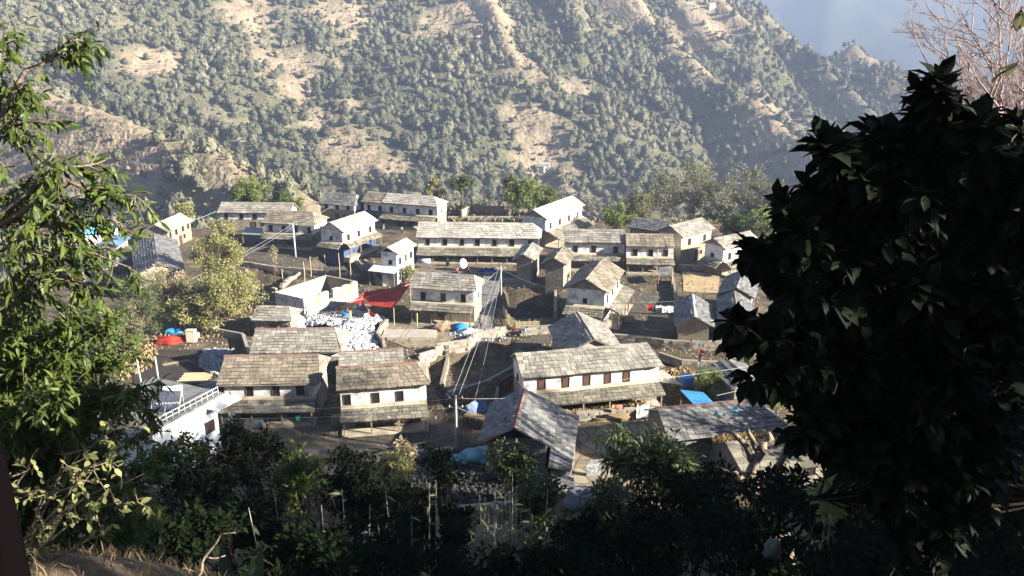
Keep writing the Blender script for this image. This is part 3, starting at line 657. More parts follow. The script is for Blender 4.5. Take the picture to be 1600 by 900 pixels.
def at(px, y, dz=0): x = (px - 800) / FPX * (y * 1.03); return (x, y, G(x, y) + dz)

# trees at the far edge of the village and around it; base given by a point on the ground
tree('round_tree', 'dark round evergreen tree above the long narrow far left house', 'tree', 389, 299, at(389, 172), (4.6, 4, 3.0), 3800, .42, LBR, 46, .3, seed=1)
tree('round_tree', 'dark low tree just right of the round tree at the far left', 'tree', 442, 312, at(442, 170), (2.6, 2, 1.8), 1500, .4, LG, 24, .34, seed=2)
tree('bushy_tree', 'small yellowish tree behind the clay and orange house', 'tree', 289, 328, at(289, 158), (1.7, 1.5, 2.0), 900, .35, LY, 16, .4, seed=3)
tree('bushy_tree', 'yellow green tree tip at the end of the long far left house', 'tree', 466, 318, at(466, 166), (1.5, 1.5, 1.8), 700, .35, LY, 14, .4, seed=4)
bare('pollarded_tree', 'bare pollarded tree standing behind the dark slate house', 515, 290, at(515, 172), 6.2, .75, seed=5, depth=3, rad0=.32, thick=.75, group=None)
for i, (px, h) in enumerate(((548, 3.6), (563, 4.4), (578, 3.9), (592, 4.6), (606, 3.8), (622, 4.2), (640, 3.4), (655, 3.8))):
    bare('leafless_shrub', 'leafless reddish shrub in the row behind the farthest slate houses', px, 300, at(px, 173), h, .8, seed=20 + i, depth=4, rad0=.1, group='leafless shrubs behind the farthest houses', cat='shrub', m=mat('bark_rosy', (.36, .27, .2), (.24, .16, .12), 4))
tree('slender_tree', 'pale yellow green tree behind the right end of the farthest houses', 'tree', 681, 294, at(681, 176), (2.0, 2, 2.6), 900, .4, LY, 18, .4, seed=6)
tree('slender_tree', 'airy green tree with visible trunk standing left of the ruin', 'tree', 722, 286, at(722, 176), (2.5, 2.2, 2.2), 1300, .4, LG, 18, .36, seed=7, trunk_r=.2)
for i, (px, h) in enumerate(((748, 6.5), (763, 7.2), (775, 6))):
    bare('leafless_tree', 'leafless grey tree in the trio behind the ruin', px, 300, at(px, 176), h, .6, seed=40 + i, depth=5, rad0=.16, group='leafless trees behind the ruin', m=BARK)
tree('bushy_tree', 'yellowish tree close behind the big round green tree', 'tree', 797, 288, at(797, 182), (2.6, 2, 2.6), 1200, .45, LO, 20, .4, seed=8)
tree('round_tree', 'big round bright green tree left of the tall far house', 'tree', 827, 302, at(827, 172), (5.8, 4.6, 3.6), 5200, .45, LBR, 60, .28, seed=9)
bare('leafless_tree', 'leafless russet tree right of the tall far house', 938, 310, at(940, 170), 9.0, .55, seed=50, depth=5, rad0=.2, m=mat('bark_russet', (.26, .15, .11), (.16, .1, .075), 4))
tree('bushy_tree', 'bright green bush tree in front of the leafless russet tree', 'tree', 962, 338, at(962, 152), (3.4, 2.6, 2.5), 2400, .36, LBR, 30, .34, seed=10)
for i, (px, py, rx, rz, mm, y) in enumerate(((1040, 300, 5.6, 6.2, 'a', 172), (1085, 292, 6.0, 6.6, 'b', 176), (1135, 300, 6.2, 6.4, 'a', 170), (1180, 305, 5.5, 6.2, 'b', 174), (1000, 322, 3.6, 4.2, 'b', 168), (1225, 318, 6, 6, 'a', 168))):
    tree('airy_tree', ['tall grey green tree behind the low dark roof', 'tall olive tree in the middle of the hazy clump', 'broad grey green tree behind the square clay house', 'olive tree at the right of the hazy clump', 'small olive tree at the left end of the hazy clump', 'rightmost hazy tree, half hidden by dark leaves'][i], 'tree', px, py, at(px, y), (rx, 4, rz), 2600, .42, LGRY if mm == 'a' else LO, 60, .24, seed=60 + i, hollow=.3, group='hazy tall trees beyond the right houses', bark=BARKL)
for i, px in enumerate((1022, 1036, 1052, 1066)):
    bare('leafless_shrub', 'leafless pale shrub behind the low dark roof', px, 330, at(px, 160), 5, .7, seed=70 + i, depth=4, rad0=.1, group='leafless shrubs behind the low dark roof', cat='shrub')
tree('round_tree', 'dark green tree behind the white walled house at the right', 'tree', 1150, 352, at(1150, 150), (3.6, 3, 2.8), 2400, .4, LG, 30, .34, seed=11)
tree('round_tree', 'fresh green tree at the right, partly behind dark leaves', 'tree', 1190, 350, at(1190, 146), (3.6, 3, 3.0), 2400, .4, LBR, 30, .34, seed=12)
# the left grove
tree('willow_tree', 'upper yellowish feathery tree beside the grey slate house', 'tree', 340, 398, onp(345, 466), (4.3, 3.4, 4.8), 5200, .3, LY, 44, .3, seed=13, bark=BARKL)
tree('willow_tree', 'tall yellowish willow with pale trunk left of the low slate shed', 'tree', 356, 460, onp(348, 516), (4.6, 3.6, 4.5), 6500, .27, LY, 52, .28, seed=14, droop=.6, bark=BARKL)
tree('willow_tree', 'smaller olive willow leaning left in the village grove', 'tree', 312, 452, onp(318, 500), (2.8, 2.4, 2.4), 2300, .28, LO, 30, .3, seed=15, droop=.5, bark=BARKL)
bare('leafless_tree', 'leafless reddish tree in front of the grey slate house', 285, 410, onp(292, 470), 6.5, .6, seed=16, depth=5, rad0=.16)
bare('leafless_tree', 'gnarled bare tree at the right of the village grove', 388, 430, onp(386, 462), 4.2, .8, seed=17, depth=3, rad0=.15, thick=.7)
tree('bushy_tree', 'round light green tree above the red tarpaulin heap', 'tree', 290, 488, onp(290, 522), (2.9, 2.4, 2.4), 2400, .32, LY, 28, .32, seed=18)
tree('pine_tree', 'feathery green tree at the left of the village grove', 'tree', 216, 470, onp(216, 540), (3.0, 2.6, 5.0), 3800, .32, LG, 48, .26, seed=19, kind='lance')
tree('bushy_tree', 'olive tree below the feathery green one', 'tree', 190, 520, onp(190, 560), (3.4, 2.6, 3.0), 2400, .32, LO, 30, .32, seed=21)
tree('bushy_tree', 'light tree in front of the grey slate house, low in the grove', 'tree', 256, 448, onp(252, 500), (2.6, 2.2, 3.0), 1700, .3, LT, 26, .32, seed=22)
tree('bushy_tree', 'dark bush tree between the left grove and the far blue roof', 'tree', 150, 415, onp(150, 440), (5.0, 3, 3.0), 2600, .36, LG, 30, .32, seed=23)
tree('sapling', 'thin dry sapling in the yard behind the power pole wires', 'tree', 428, 401, onp(432, 440), (.5, .5, 2.0), 260, .25, LT, 12, .5, seed=24, trunk_r=.06)
tree('bushy_tree', 'small bright green tree beside the pole with red and white flags', 'tree', 1105, 592, onp(1102, 628), (1.7, 1.5, 2.0), 1900, .26, LBR, 26, .36, seed=25, kind='lance')
tree('shrub', 'yellowish shrub behind the right end of the rusty ridged roof', 'shrub', 1200, 634, onp(1200, 655), (1.5, 1.2, 1.2), 1000, .24, LY, 18, .4, seed=26)
tree('shrub', 'dry yellow shrub beside the small white house', 'shrub', 640, 425, onp(638, 438), (1.4, 1.2, 1.0), 700, .28, LY, 14, .4, seed=27)
tree('shrub', 'grey dry shrub left of the house by the stairway', 'shrub', 628, 490, onp(628, 498), (1.6, 1.2, .9), 700, .25, LT, 14, .4, seed=28)
# trees on the slopes beyond both edges of the village
k = 0
for (px, y, rr) in ((60, 185, 5), (110, 200, 5), (160, 182, 4.5), (205, 175, 4), (250, 178, 3.6), (320, 182, 3.6), (20, 170, 5), (450, 190, 4), (500, 195, 4), (880, 186, 4), (915, 192, 3.6), (985, 186, 4), (130, 160, 4.5), (70, 160, 4.5)):
    b = at(px, y); q = proj((b[0], b[1], b[2] + 4.2)); k += 1
    tree('bushy_tree', ['grey green tree on the slope just beyond the village edge', 'olive tree on the slope just beyond the village edge'][k % 2], 'tree', q[0], q[1], b, (rr, rr, 3.0), 1500, .5, [LGRY, LO][k % 2], 26, .32, seed=100 + k, group=['grey green trees beyond the village edge', 'olive trees beyond the village edge'][k % 2])
# ------------------------------------------------------------------ materials for small things
def flat(name, c, rough=.8, trans=0, spec=.12, metal=0): return mat(name, c, tuple(v * .85 for v in c), 3, rough, trans=trans, spec=spec, metal=metal)
REDT = flat('red_tarpaulin', (.5, .055, .035), .6, .3); BLUET = flat('blue_tarpaulin', (.06, .28, .6), .55, .2); CYANT = flat('pale_blue_tarpaulin', (.25, .5, .58), .55, .2)
CLW = flat('white_cloth', (.8, .8, .78), .9, .2); CLR = flat('red_cloth', (.6, .04, .04), .9, .2); CLG = flat('green_cloth', (.05, .4, .25), .9, .2); CLB = flat('blue_cloth', (.08, .16, .5), .9, .2); CLY = flat('yellow_cloth', (.75, .55, .06), .9, .2)
BAMB = flat('bamboo', (.55, .45, .27), .6); POLEC = flat('pale_pole', (.55, .53, .5), .7); WIRE = flat('wire', (.42, .42, .42), .6); SKIN = flat('skin', (.3, .17, .1), .7); HAIR = flat('black_hair', (.012, .01, .01), .6)
RUB = mat('pale_rubble', (.22, .21, .2), (.80, .78, .74), 3, .9, island=True, c3=(.5, .49, .47), tmix=.25)
RUBG = mat('grey_rubble', (.14, .14, .14), (.36, .36, .36), 3, .9, island=True, tmix=.25)
DRYG = mat('dry_grass', (.45, .33, .16), (.25, .18, .09), 3, .9, island=True, trans=.25, c3=(.36, .27, .14), tmix=.3)
YARD = mat('shade_darkened_yard', (.11, .092, .07), (.05, .043, .034), .5, .95, bump=.4, bscale=3)  # yard soil darkened as a stand-in for shade
PAVE = rubble('crazy_paving', (.20, .16, .105), (.30, .245, .165), .75)
FIELD = mat('dry_field', (.42, .31, .17), (.30, .22, .12), .8, .95, bump=.8, bscale=4)

def sheet(name, pts, z, m):   # flat polygon laid on the plain, a few mm thick steps above the ground
    mb = MB(); q = [P(*p) for p in pts]; c = sum(q, Vector()) / len(q); k = len(q); vs = []; N = 10
    for i in range(k):
        for j in range(N):
            a = q[i].lerp(q[(i + 1) % k], j / N); vs.append(a)
    rings = [1, .75, .5, .25]; V = []; F = []
    n = len(vs)
    for s in rings:
        for v in vs:
            x = c + (v - c) * s; V.append((x.x, x.y, G(x.x, x.y) + z))
    V.append((c.x, c.y, G(c.x, c.y) + z))
    for a in range(3):
        for i in range(n): F.append((a * n + i, a * n + (i + 1) % n, (a + 1) * n + (i + 1) % n, (a + 1) * n + i))
    for i in range(n): F.append((3 * n + i, 3 * n + (i + 1) % n, 4 * n))
    mb.add(V, F); return tag(mb.build(name, m), kind='structure')
sheet('courtyard', [(893, 668), (1012, 655), (1040, 700), (1010, 760), (893, 760)], .09, PAVE)
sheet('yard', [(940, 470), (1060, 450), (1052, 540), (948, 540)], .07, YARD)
sheet('yard', [(795, 455), (866, 458), (866, 494), (804, 494)], .07, mat('shaded_dark_soil', (.05, .045, .04), (.03, .028, .025), 1, .95))  # dark soil blackened further to stand for the sunken yard's shade
sheet('yard', [(380, 662), (515, 655), (560, 700), (360, 715)], .07, mat('clay_yard', (.2, .155, .1), (.09, .07, .048), .8, .95, bump=.4))
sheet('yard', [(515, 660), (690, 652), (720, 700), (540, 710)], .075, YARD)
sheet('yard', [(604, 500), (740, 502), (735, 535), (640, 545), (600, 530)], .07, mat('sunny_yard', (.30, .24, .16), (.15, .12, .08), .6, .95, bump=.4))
sheet('yard', [(640, 408), (800, 412), (800, 430), (640, 430)], .07, MATS['clay_yard'])
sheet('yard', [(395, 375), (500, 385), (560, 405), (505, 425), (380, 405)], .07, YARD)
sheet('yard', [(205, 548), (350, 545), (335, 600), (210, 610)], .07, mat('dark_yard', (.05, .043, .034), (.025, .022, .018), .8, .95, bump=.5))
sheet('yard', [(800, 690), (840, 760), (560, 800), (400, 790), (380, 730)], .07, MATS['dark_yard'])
sheet('field', [(1066, 424), (1125, 428), (1122, 458), (1068, 456)], .09, FIELD)
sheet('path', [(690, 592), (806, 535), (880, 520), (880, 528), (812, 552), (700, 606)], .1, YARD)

# stone walls: coursed blocks with a ragged top
def stone_wall(label, pts, h=1.1, th=.5, z=None, m=None, group=None, seed=0):
    r = random.Random(seed); q = [P(*p) for p in pts]; o = q[0]; mb = MB()
    root = None
    for a, b in zip(q[:-1], q[1:]):
        L = (b - a).length; n = max(1, int(L / .55)); d = (b - a).normalized(); rz = math.atan2(d.y, d.x); rows = max(2, int(h / .28))
        for i in range(rows):
            for j in range(n + 1):
                if i == rows - 1 and r.random() < .3: continue
                t = (j + (.5 if i % 2 else 0) + r.uniform(-.1, .1)) / (n + .5); p = a.lerp(b, min(t, 1)); g = G(p.x, p.y) - .2
                mb.box((p.x - o.x, p.y - o.y, g + .2 + (i + .5) * h / rows - .05), (L / n * r.uniform(.85, 1.05), th * r.uniform(.85, 1.1), h / rows * r.uniform(.9, 1.08)), rz + r.uniform(-.06, .06))
        p = (a + b) / 2; g = min(G(a.x, a.y), G(b.x, b.y))
        mb.box((p.x - o.x, p.y - o.y, g + h * .4), (L, th * .7, h * .8 + .6), rz)
    ob = mb.build('stone_wall', m or mat('wall_stones', (.15, .13, .105), (.42, .37, .29), 4, .9, island=True, c3=(.27, .235, .185), bump=.5), None, (o.x, o.y, 0))
    return tag(ob, label, 'wall', group)
stone_wall('dry stone wall in front of the shaded yard, right of the slate barn', [(958, 536), (1005, 540), (1036, 545), (1080, 548), (1140, 548)], 1.2, seed=1)
stone_wall('stone wall below the wicker fence beside the stairway path', [(815, 524), (870, 520), (905, 515)], 1.1, seed=2)
stone_wall('curved stone terrace wall between the stairway foot and the house with washing', [(682, 552), (730, 545), (745, 533), (790, 524)], 1.3, seed=3)
stone_wall('long shaded stone wall along the lower side of the curving path', [(700, 606), (760, 588), (812, 560)], 1.2, seed=4)
stone_wall('curved pale stone kerb beside the rubble field', [(604, 508), (596, 518), (590, 530), (600, 542)], .9, seed=5)
stone_wall('low stone wall above the black sunken yard', [(790, 448), (866, 452)], .5, seed=6)
stone_wall('retaining wall below the yard behind the tall power pole', [(380, 414), (430, 422), (505, 428), (560, 430)], .8, seed=7)
stone_wall('stone bank above the tan field', [(1060, 420), (1130, 424)], .8, seed=8)
stone_wall('low wall between the village grove and the shed', [(330, 520), (385, 505), (400, 500)], .7, seed=9)
stone_wall('whitewashed stacked stone wall at the courtyard corner', [(852, 764), (892, 764)], 1.3, .7, m=STONEG, seed=10)
stone_wall('broken wall below the roofless building, left side', [(395, 470), (430, 480)], .6, seed=11)
stone_wall('terrace wall under the terrace with the satellite dish', [(632, 436), (700, 432), (800, 436)], .7, seed=12)
stone_wall('rough stone wall below the shaded house with the shallow roof', [(1120, 632), (1170, 634), (1215, 628)], .9, seed=13)
stone_wall('stone bank between the two front left houses and the dark slope', [(350, 708), (420, 716), (560, 716)], .8, seed=14)
stone_wall('stone bank under the house with washing, towards the dark slope', [(570, 722), (640, 718), (705, 712)], .8, seed=15)
stone_wall('front wall of the lowest yard above the bamboo thickets', [(560, 800), (700, 812), (830, 800)], 1.1, seed=16)

# stuff: dry grass
def grass(name, label, pts, n, h, m, z=0, seed=0, plane=None, cat='grass'):
    r = np.random.RandomState(seed); pos = []
    q = [P(*p, z) if plane is None else p for p in pts]
    for i in range(n):
        a, b = r.rand(2); p = q[0].lerp(q[1], a).lerp(q[3].lerp(q[2], a), b); pos.append((p.x, p.y, 0 if plane is None else p.z))
    pos = np.array(pos)
    if plane is None: pos[:, 2] = terrain(pos[:, 0], pos[:, 1]) + .02
    d = r.randn(n, 3) * .45; d[:, 2] = 1
    return tag(leaves(name, m, None, pos, d, r.uniform(.5, 1.2, n) * h, 'diam', up=r.randn(n, 3), seed=seed), label, cat, kind='stuff')
for i, (pp, hh, lab) in enumerate((([(505, 398), (560, 404), (600, 440)], 1.2, 'terrace wall between the blue washed house and the red canopy'), ([(385, 420), (395, 450), (430, 455)], 1.0, 'terrace wall right of the village grove'), ([(470, 424), (440, 450)], .9, 'short terrace wall behind the roofless house'),
    ([(655, 562), (700, 548), (690, 590)], 1.1, 'walled pen behind the rusty ridged shed'), ([(778, 600), (770, 640), (812, 636)], 1.3, 'walled pen at the left end of the long brown shuttered house'), ([(868, 456), (868, 500)], 1.4, 'right retaining wall of the black sunken yard'), ([(940, 540), (948, 500), (990, 506)], 1.0, 'low wall in the shaded yard beside the tall central house'),
    ([(1050, 440), (1056, 470), (1070, 500)], .9, 'stone wall between the shaded yard and the tan field'), ([(560, 345), (600, 356), (640, 352)], .9, 'low wall in front of the farthest slate houses'), ([(340, 350), (400, 358)], .9, 'low wall before the long narrow far left house'), ([(700, 345), (800, 345), (850, 352)], .8, 'low wall behind the longest slate house'),
    ([(1030, 560), (1065, 572), (1130, 575)], .8, 'broken wall right of the long brown shuttered house'), ([(300, 515), (380, 530), (390, 560)], .8, 'rough wall around the dark timber yard'), ([(900, 655), (960, 650), (1012, 648)], .9, 'stone edge above the crazy paved courtyard'))):
    stone_wall(lab, pp, hh, seed=30 + i)
# rubble: many small stones nobody could count
def rubble_field(name, label, pts, n, s0, s1, m, hump=.7, seed=0):
    r = np.random.RandomState(seed); q = np.array([P(*p)[:2] for p in pts]); V0 = I1[:12] if False else None
    import bmesh
    c = q.mean(0); lo, hi = q.min(0), q.max(0); pos = []
    def inside(x, y):
        k = False; j = len(q) - 1
        for i in range(len(q)):
            if (q[i][1] > y) != (q[j][1] > y) and x < (q[j][0] - q[i][0]) * (y - q[i][1]) / (q[j][1] - q[i][1]) + q[i][0]: k = not k
            j = i
        return k
    R_ = np.abs(q - c).max()
    while len(pos) < n:
        x, y = r.uniform(lo, hi)
        if inside(x, y): pos.append((x, y, hump * max(0, 1 - np.hypot(x - c[0], y - c[1]) / R_) ** .7 * (.6 + .8 * float(vn(x / 1.1, y / 1.1)))))
    pos = np.array(pos); pos[:, 2] += terrain(pos[:, 0], pos[:, 1]); B = np.array([(-1, -1, -1), (1, -1, -1), (1, 1, -1), (-1, 1, -1), (-1, -1, 1), (1, -1, 1), (1, 1, 1), (-1, 1, 1)]) * [1, .7, .5]
    F0 = np.array([(3, 2, 1, 0), (4, 5, 6, 7), (0, 1, 5, 4), (1, 2, 6, 5), (2, 3, 7, 6), (3, 0, 4, 7)])
    from mathutils import Euler
    V = np.concatenate([(B * (1 + r.uniform(-.3, .3, (8, 3)))) @ np.array(Euler(r.uniform(-.9, .9, 3) * [1, 1, 4]).to_matrix()).T * r.uniform(s0, s1) + p for p in pos])
    F = (F0[None] + (np.arange(n) * 8)[:, None, None]).reshape(-1, 4)
    return tag(np_mesh(name, V, F, m), label, 'rubble', kind='stuff')
rubble_field('rubble_heap', 'pale rubble spread between the roofless building and the red canopy', [(478, 487), (560, 486), (600, 500), (582, 515), (590, 545), (545, 552), (520, 545), (525, 515), (480, 510)], 2600, .10, .30, RUB, .9, 1)
rubble_field('rubble_heap', 'grey stones heaped left of the rusty ridged house', [(318, 548), (365, 546), (345, 590), (312, 580)], 500, .12, .3, RUBG, .8, 2)
rubble_field('rubble_heap', 'scattered stones in the dark lowest yard', [(560, 725), (700, 720), (880, 765), (860, 800), (600, 800)], 900, .08, .22, mat('shade_dark_rubble', (.015, .015, .014), (.06, .058, .052), 3, .9, island=True), .2, 3)  # stones darkened in colour to stand for the yard's shadow
rubble_field('rubble_heap', 'loose stones beside the stairway foot', [(690, 520), (760, 516), (800, 530), (740, 540)], 260, .08, .2, RUBG, .2, 4)
rubble_field('gravel', 'small stones and litter strewn over the village ground', [(200, 500), (620, 400), (1200, 400), (1240, 700), (400, 730)], 5200, .04, .14, mat('ground_stones', (.12, .1, .08), (.4, .36, .3), 3, .9, island=True), 0, 5)
grass('weeds', 'scattered withered weeds between the houses', [(330, 690), (1240, 700), (1150, 400), (330, 400)], 5200, .34, mat('withered_weeds', (.2, .17, .08), (.34, .27, .14), 3, .9, island=True, c3=(.12, .13, .05)), seed=17, cat='weeds')

grass('dry_grass', 'dry tan grass on the bank below the brown shuttered long house', [(880, 618), (1012, 605), (1005, 640), (880, 650)], 2600, .8, DRYG, seed=1)
grass('dry_grass', 'dry grass on the edge of the path by the rusty fence', [(700, 612), (812, 560), (800, 580), (700, 622)], 500, .5, DRYG, seed=2)
grass('dry_grass', 'dry grass and weeds above the walls right of the long house', [(1030, 585), (1075, 570), (1120, 640), (1060, 640)], 700, .6, DRYG, seed=3)
grass('dry_grass', 'withered grass around the village grove', [(200, 470), (400, 440), (400, 520), (200, 545)], 2200, .5, DRYG, seed=4)
grass('dry_grass', 'dry grass over the left slope beside the yard with timber', [(190, 540), (250, 535), (240, 575), (190, 600)], 500, .5, DRYG, seed=5)
grass('dry_grass', 'straw coloured grass along the far edge of the village', [(300, 345), (1250, 350), (1250, 322), (300, 322)], 5000, .8, DRYG, seed=6)
grass('weeds', 'low green weeds along the far edge of the village', [(300, 345), (1250, 350), (1250, 322), (300, 322)], 5000, .9, LO, seed=7, cat='weeds')

# ------------------------------------------------------------------ buildings of other kinds
def shed_roof(name, label, corners, m, cat='lean-to', base=0, wall=STONE, slate=True, sw=.7, sh=.5, group=None, posts=False):
    """corners (px, py, z): high-left, high-right, low-right, low-left"""
    q = [P(*c) for c in corners]; o = (q[2] + q[3]) / 2; o = Vector((o.x, o.y, base)); root = empty(name, o, 0, label, cat, group)
    L = [v - o for v in q]
    (slate_plane(MB(), *L, sw, sh) if slate else tin_plane(MB(), *L)).build('roof', m, root)
    c = sum(L, Vector()) / 4
    if posts:
        for v in L:
            w_ = c + (v - c) * .9; MB().tube([(w_.x, w_.y, -.5), (w_.x, w_.y, v.z - .08)], .06).build('post', WOODL, root)
    else:
        I = [c + (v - c) * .88 for v in L]; tp = [Vector((i.x, i.y, v.z - .13)) for i, v in zip(I, L)]; bt = [Vector((i.x, i.y, -1.0)) for i in I]
        ar = (bt[1] - bt[0]).cross(bt[3] - bt[0]).z
        if ar < 0: tp.reverse(); bt.reverse()
        MB().hexa(bt + tp).build('wall', wall, root)
    return root
shed_roof('lean_to', 'slate lean-to against the right side of the front centre house', [(869, 636, 2.9), (857, 728, 2.9), (892, 736, 2.1), (905, 650, 2.1)][0:1] + [(857, 728, 2.9), (892, 736, 2.1), (905, 650, 2.1)], SLATED)
shed_roof('porch_roof', 'pale tin porch roof in front of the small white house', [(584, 413, 2.5), (629, 417, 2.5), (617, 428, 2.1), (574, 423, 2.1)], TIN, 'porch', slate=False, posts=True)
shed_roof('lean_to', 'tin lean-to at the left of the hipped house with the tall pole', [(384, 355, 2.6), (411, 356, 2.6), (407, 367, 2.2), (377, 366, 2.2)], mat('tin_dull', (.22, .26, .27), (.14, .16, .17), 2, .5), slate=False, posts=True)
shed_roof('lean_to', 'pale corrugated lean-to at the right end of the long brown shuttered house', [(1024, 578, 2.6), (1036, 578, 2.6), (1068, 602, 1.7), (1026, 596, 1.9)], mat('tin_pale_tan', (.5, .45, .36), (.34, .28, .2), 1, .6), slate=False, posts=True)
shed_roof('lean_to', 'shaded slab roof behind the thatch pole of the double house', [(1030, 418, 2.0), (1050, 416, 2.0), (1052, 428, 1.7), (1028, 430, 1.7)], SLATED, posts=True)
shed_roof('tin_shelter', 'bright blue tin shelter above the rusty ridged roof with cloth scraps', [(1062, 609, 3.1), (1099, 613, 3.1), (1115, 629, 2.6), (1084, 632, 2.6)], TINB, 'shelter', slate=False, posts=True)
shed_roof('lean_to', 'dark lean-to left of the yard sheds under black leaves', [(1120, 462, 2.2), (1140, 460, 2.2), (1146, 505, 1.9), (1122, 512, 1.9)], SLATED)
shed_roof('lean_to', 'small slate lean-to in front of the grey house at the left', [(168, 388, 2.4), (205, 384, 2.4), (208, 392, 2.0), (168, 397, 2.0)], SLATED)
# awning strip roofs on the veranda yard
def box_thing(name, label, cat, px, py, d, m, z=0, rz=0, group=None, lid=None):
    q = P(px, py, z); q.z = G(q.x, q.y) + z; r = empty(name, q, rz, label, cat, group)
    MB().bb(-d[0] / 2, d[0] / 2, -d[1] / 2, d[1] / 2, -.1, d[2]).build('body', m, r)
    if lid: MB().bb(-d[0] / 2 - .06, d[0] / 2 + .06, -d[1] / 2 - .06, d[1] / 2 + .06, d[2] + .003, d[2] + .08).build('lid', lid, r)
    return r
# roofless building
def wall_between(root, name, a, b, h, th, m, z0=-.6, t0=0, t1=1):
    a, b = a.lerp(b, t0), a.lerp(b, t1); c = (a + b) / 2; d = b - a
    return MB().box((c.x, c.y, (z0 + h) / 2), (d.length, th, h - z0), math.atan2(d.y, d.x)).build(name, m, root)
H0 = 2.5; cr = {k: P(x, y, H0) for k, x, y in (('L', 431, 456), ('B', 510, 430), ('R', 556.5, 439.5), ('F', 476, 466))}
o = sum(cr.values(), Vector()) / 4; o.z = 0; rf = empty('roofless_house', o, 0, 'whitewashed roofless house under construction with brick coloured panels', 'house')
cr = {k: Vector((v.x - o.x, v.y - o.y, 0)) for k, v in cr.items()}
wall_between(rf, 'wall', cr['L'], cr['B'], H0, .4, LEDGE); wall_between(rf, 'wall', cr['B'], cr['R'], H0 - .02, .38, MUD); wall_between(rf, 'wall', cr['L'], cr['F'], H0 - .01, .39, WHITE)
seg = [(0, .17, WHITE, H0), (.17, .28, ORANGE, H0 - .12), (.28, .42, WHITE, H0), (.42, .52, None, 1.2), (.52, .64, WHITE, H0), (.64, .72, ORANGE, H0 - .1), (.72, .82, WHITE, H0 - .03), (.82, .9, ORANGE, H0 - .1), (.9, 1, WHITE, H0)]
for a, b, m_, h_ in seg: wall_between(rf, 'pier' if m_ is WHITE else 'infill_panel', cr['F'], cr['R'], h_, .42 if m_ is WHITE else .34, m_ or MUD, t0=a, t1=b)
wall_between(rf, 'plinth', cr['F'], cr['R'], .7, .55, CONC)
wall_between(rf, 'lintel', cr['F'], cr['R'], H0 - .5, .3, WOOD, H0 - .65, .42, .52)
wall_between(rf, 'scaffold_rail', cr['F'] + Vector((.5, -.9, 0)), cr['R'] + Vector((.5, -.9, 0)), 1.5, .06, BAMB, 1.42)
wall_between(rf, 'floor', cr['L'].lerp(cr['F'], .5), cr['B'].lerp(cr['R'], .5), .15, 5.2, MUD)
for i, (px, py, tp) in enumerate(((441, 436, 412), (486, 432, 408), (509, 432, 398), (531, 434, 395), (548, 437, 405), (476, 440, 424))):
    q = P(px, py); z = 3.5
    while proj((q.x, q.y, z))[1] > tp and z < 7: z += .1
    tag(MB().tube([(0, 0, -.3), (.08, .02, z / 2), (.02, .05, z)], [.07, .06, .045], 6).build('bamboo_pole', BAMB, None, (q.x, q.y, G(q.x, q.y))), 'tall thin bamboo pole standing behind the roofless house', 'pole', 'bamboo poles behind the roofless house')
# ruin
o = P(760, 340); ru = empty('ruined_house', (o.x, o.y, 0), 0, 'roofless ruin of tan walls at the far edge of the village', 'ruin')
w1, w2, w3, w4 = [Vector((v.x - o.x, v.y - o.y, 0)) for v in (P(720, 334, 1.6), P(736, 320, 2.4), P(787, 322, 2.4), P(797, 332, 1.6))]
wall_between(ru, 'wall', w1, w2, 2.4, .5, MUD); wall_between(ru, 'wall', w2, w3, 2.39, .48, mat('ruin_clay', (.34, .25, .17), (.22, .17, .12), 1, .95, bump=.5)); wall_between(ru, 'wall', w3, w4, 2.1, .5, MUD, t0=.5); wall_between(ru, 'wall', w1, w4, .7, .5, STONE)
# flat roofed white building
A, B = P(236, 668, 6), P(336, 615, 6); A.z = B.z = 0; dv = (B - A).normalized(); nv = Vector((-dv.y, dv.x, 0)); Cc, Dd = B + nv * 8, A + nv * 8
o = (A + Cc) / 2; wb = empty('white_building', (o.x, o.y, 0), math.atan2(dv.y, dv.x), 'white flat roofed building with a solar water heater on top', 'building'); LW = (B - A).length
wb.location.z = G(o.x, o.y) * 0
MB().bb(-LW / 2, LW / 2, -4, 4, -2, 5.8).build('wall', mat('bright_white_paint', (.85, .85, .84), (.78, .78, .77), 1, .8), wb)
MB().bb(-LW / 2 - .5, LW / 2 + .5, -4.6, 4.4, 5.8, 6.0).build('roof', plaster('dark_concrete', (.17, .165, .16), (.1, .1, .095), .4), wb)
MB().bb(LW / 2 - 1.2, LW / 2 + 1.9, -5.3, -1.0, 4.9, 5.05).build('balcony_slab', MATS['bright_white_paint'], wb)
pr = MB()
for i in range(12): x = -LW / 2 + LW * i / 11; pr.tube([(x, -4.4, 6), (x, -4.4, 6.75)], .03, 5)
for z in (6.35, 6.75): pr.tube([(-LW / 2, -4.4, z), (LW / 2, -4.4, z)], .035, 5)
pr.build('railing', POLEC, wb)
window(wb, -1.2, -4, 2.6, 1.0, 1.0, 0, SHUT); window(wb, 2.6, -4, 2.6, 1.0, 1.0, 0, SHUT); door(wb, LW / 2 - 2, -4, .1)
for s in (-1, 1): MB().tube([(s * 2 - 3.5, 3.5, 6), (s * 2 - 3.6, 3.4, 8.6)], .07).build('column_bar', POLEC, wb)
q = P(262, 640, 6); sh = empty('solar_water_heater', (q.x, q.y, 6.0), .1, 'solar water heater with white tank and dark tubes on the flat roof', 'water heater')
MB().tube([(-1.25, .7, 1.75), (1.25, .7, 1.75)], .26, 14).build('tank', flat('tank_white', (.75, .75, .73), .4), sh, smooth=True)
tb = MB()
for i in range(18): x = -1.1 + 2.2 * i / 17; tb.tube([(x, .6, 1.6), (x, -.8, .1)], .045, 6)
tb.build('tubes', flat('dark_glass_tube', (.05, .06, .09), .2, spec=.6), sh, smooth=True)
fr = MB()
for x in (-1.2, 0, 1.2): fr.beam((x, .75, 0), (x, .75, 1.6), .05).beam((x, .65, 1.5), (x, -.9, .03), .05)
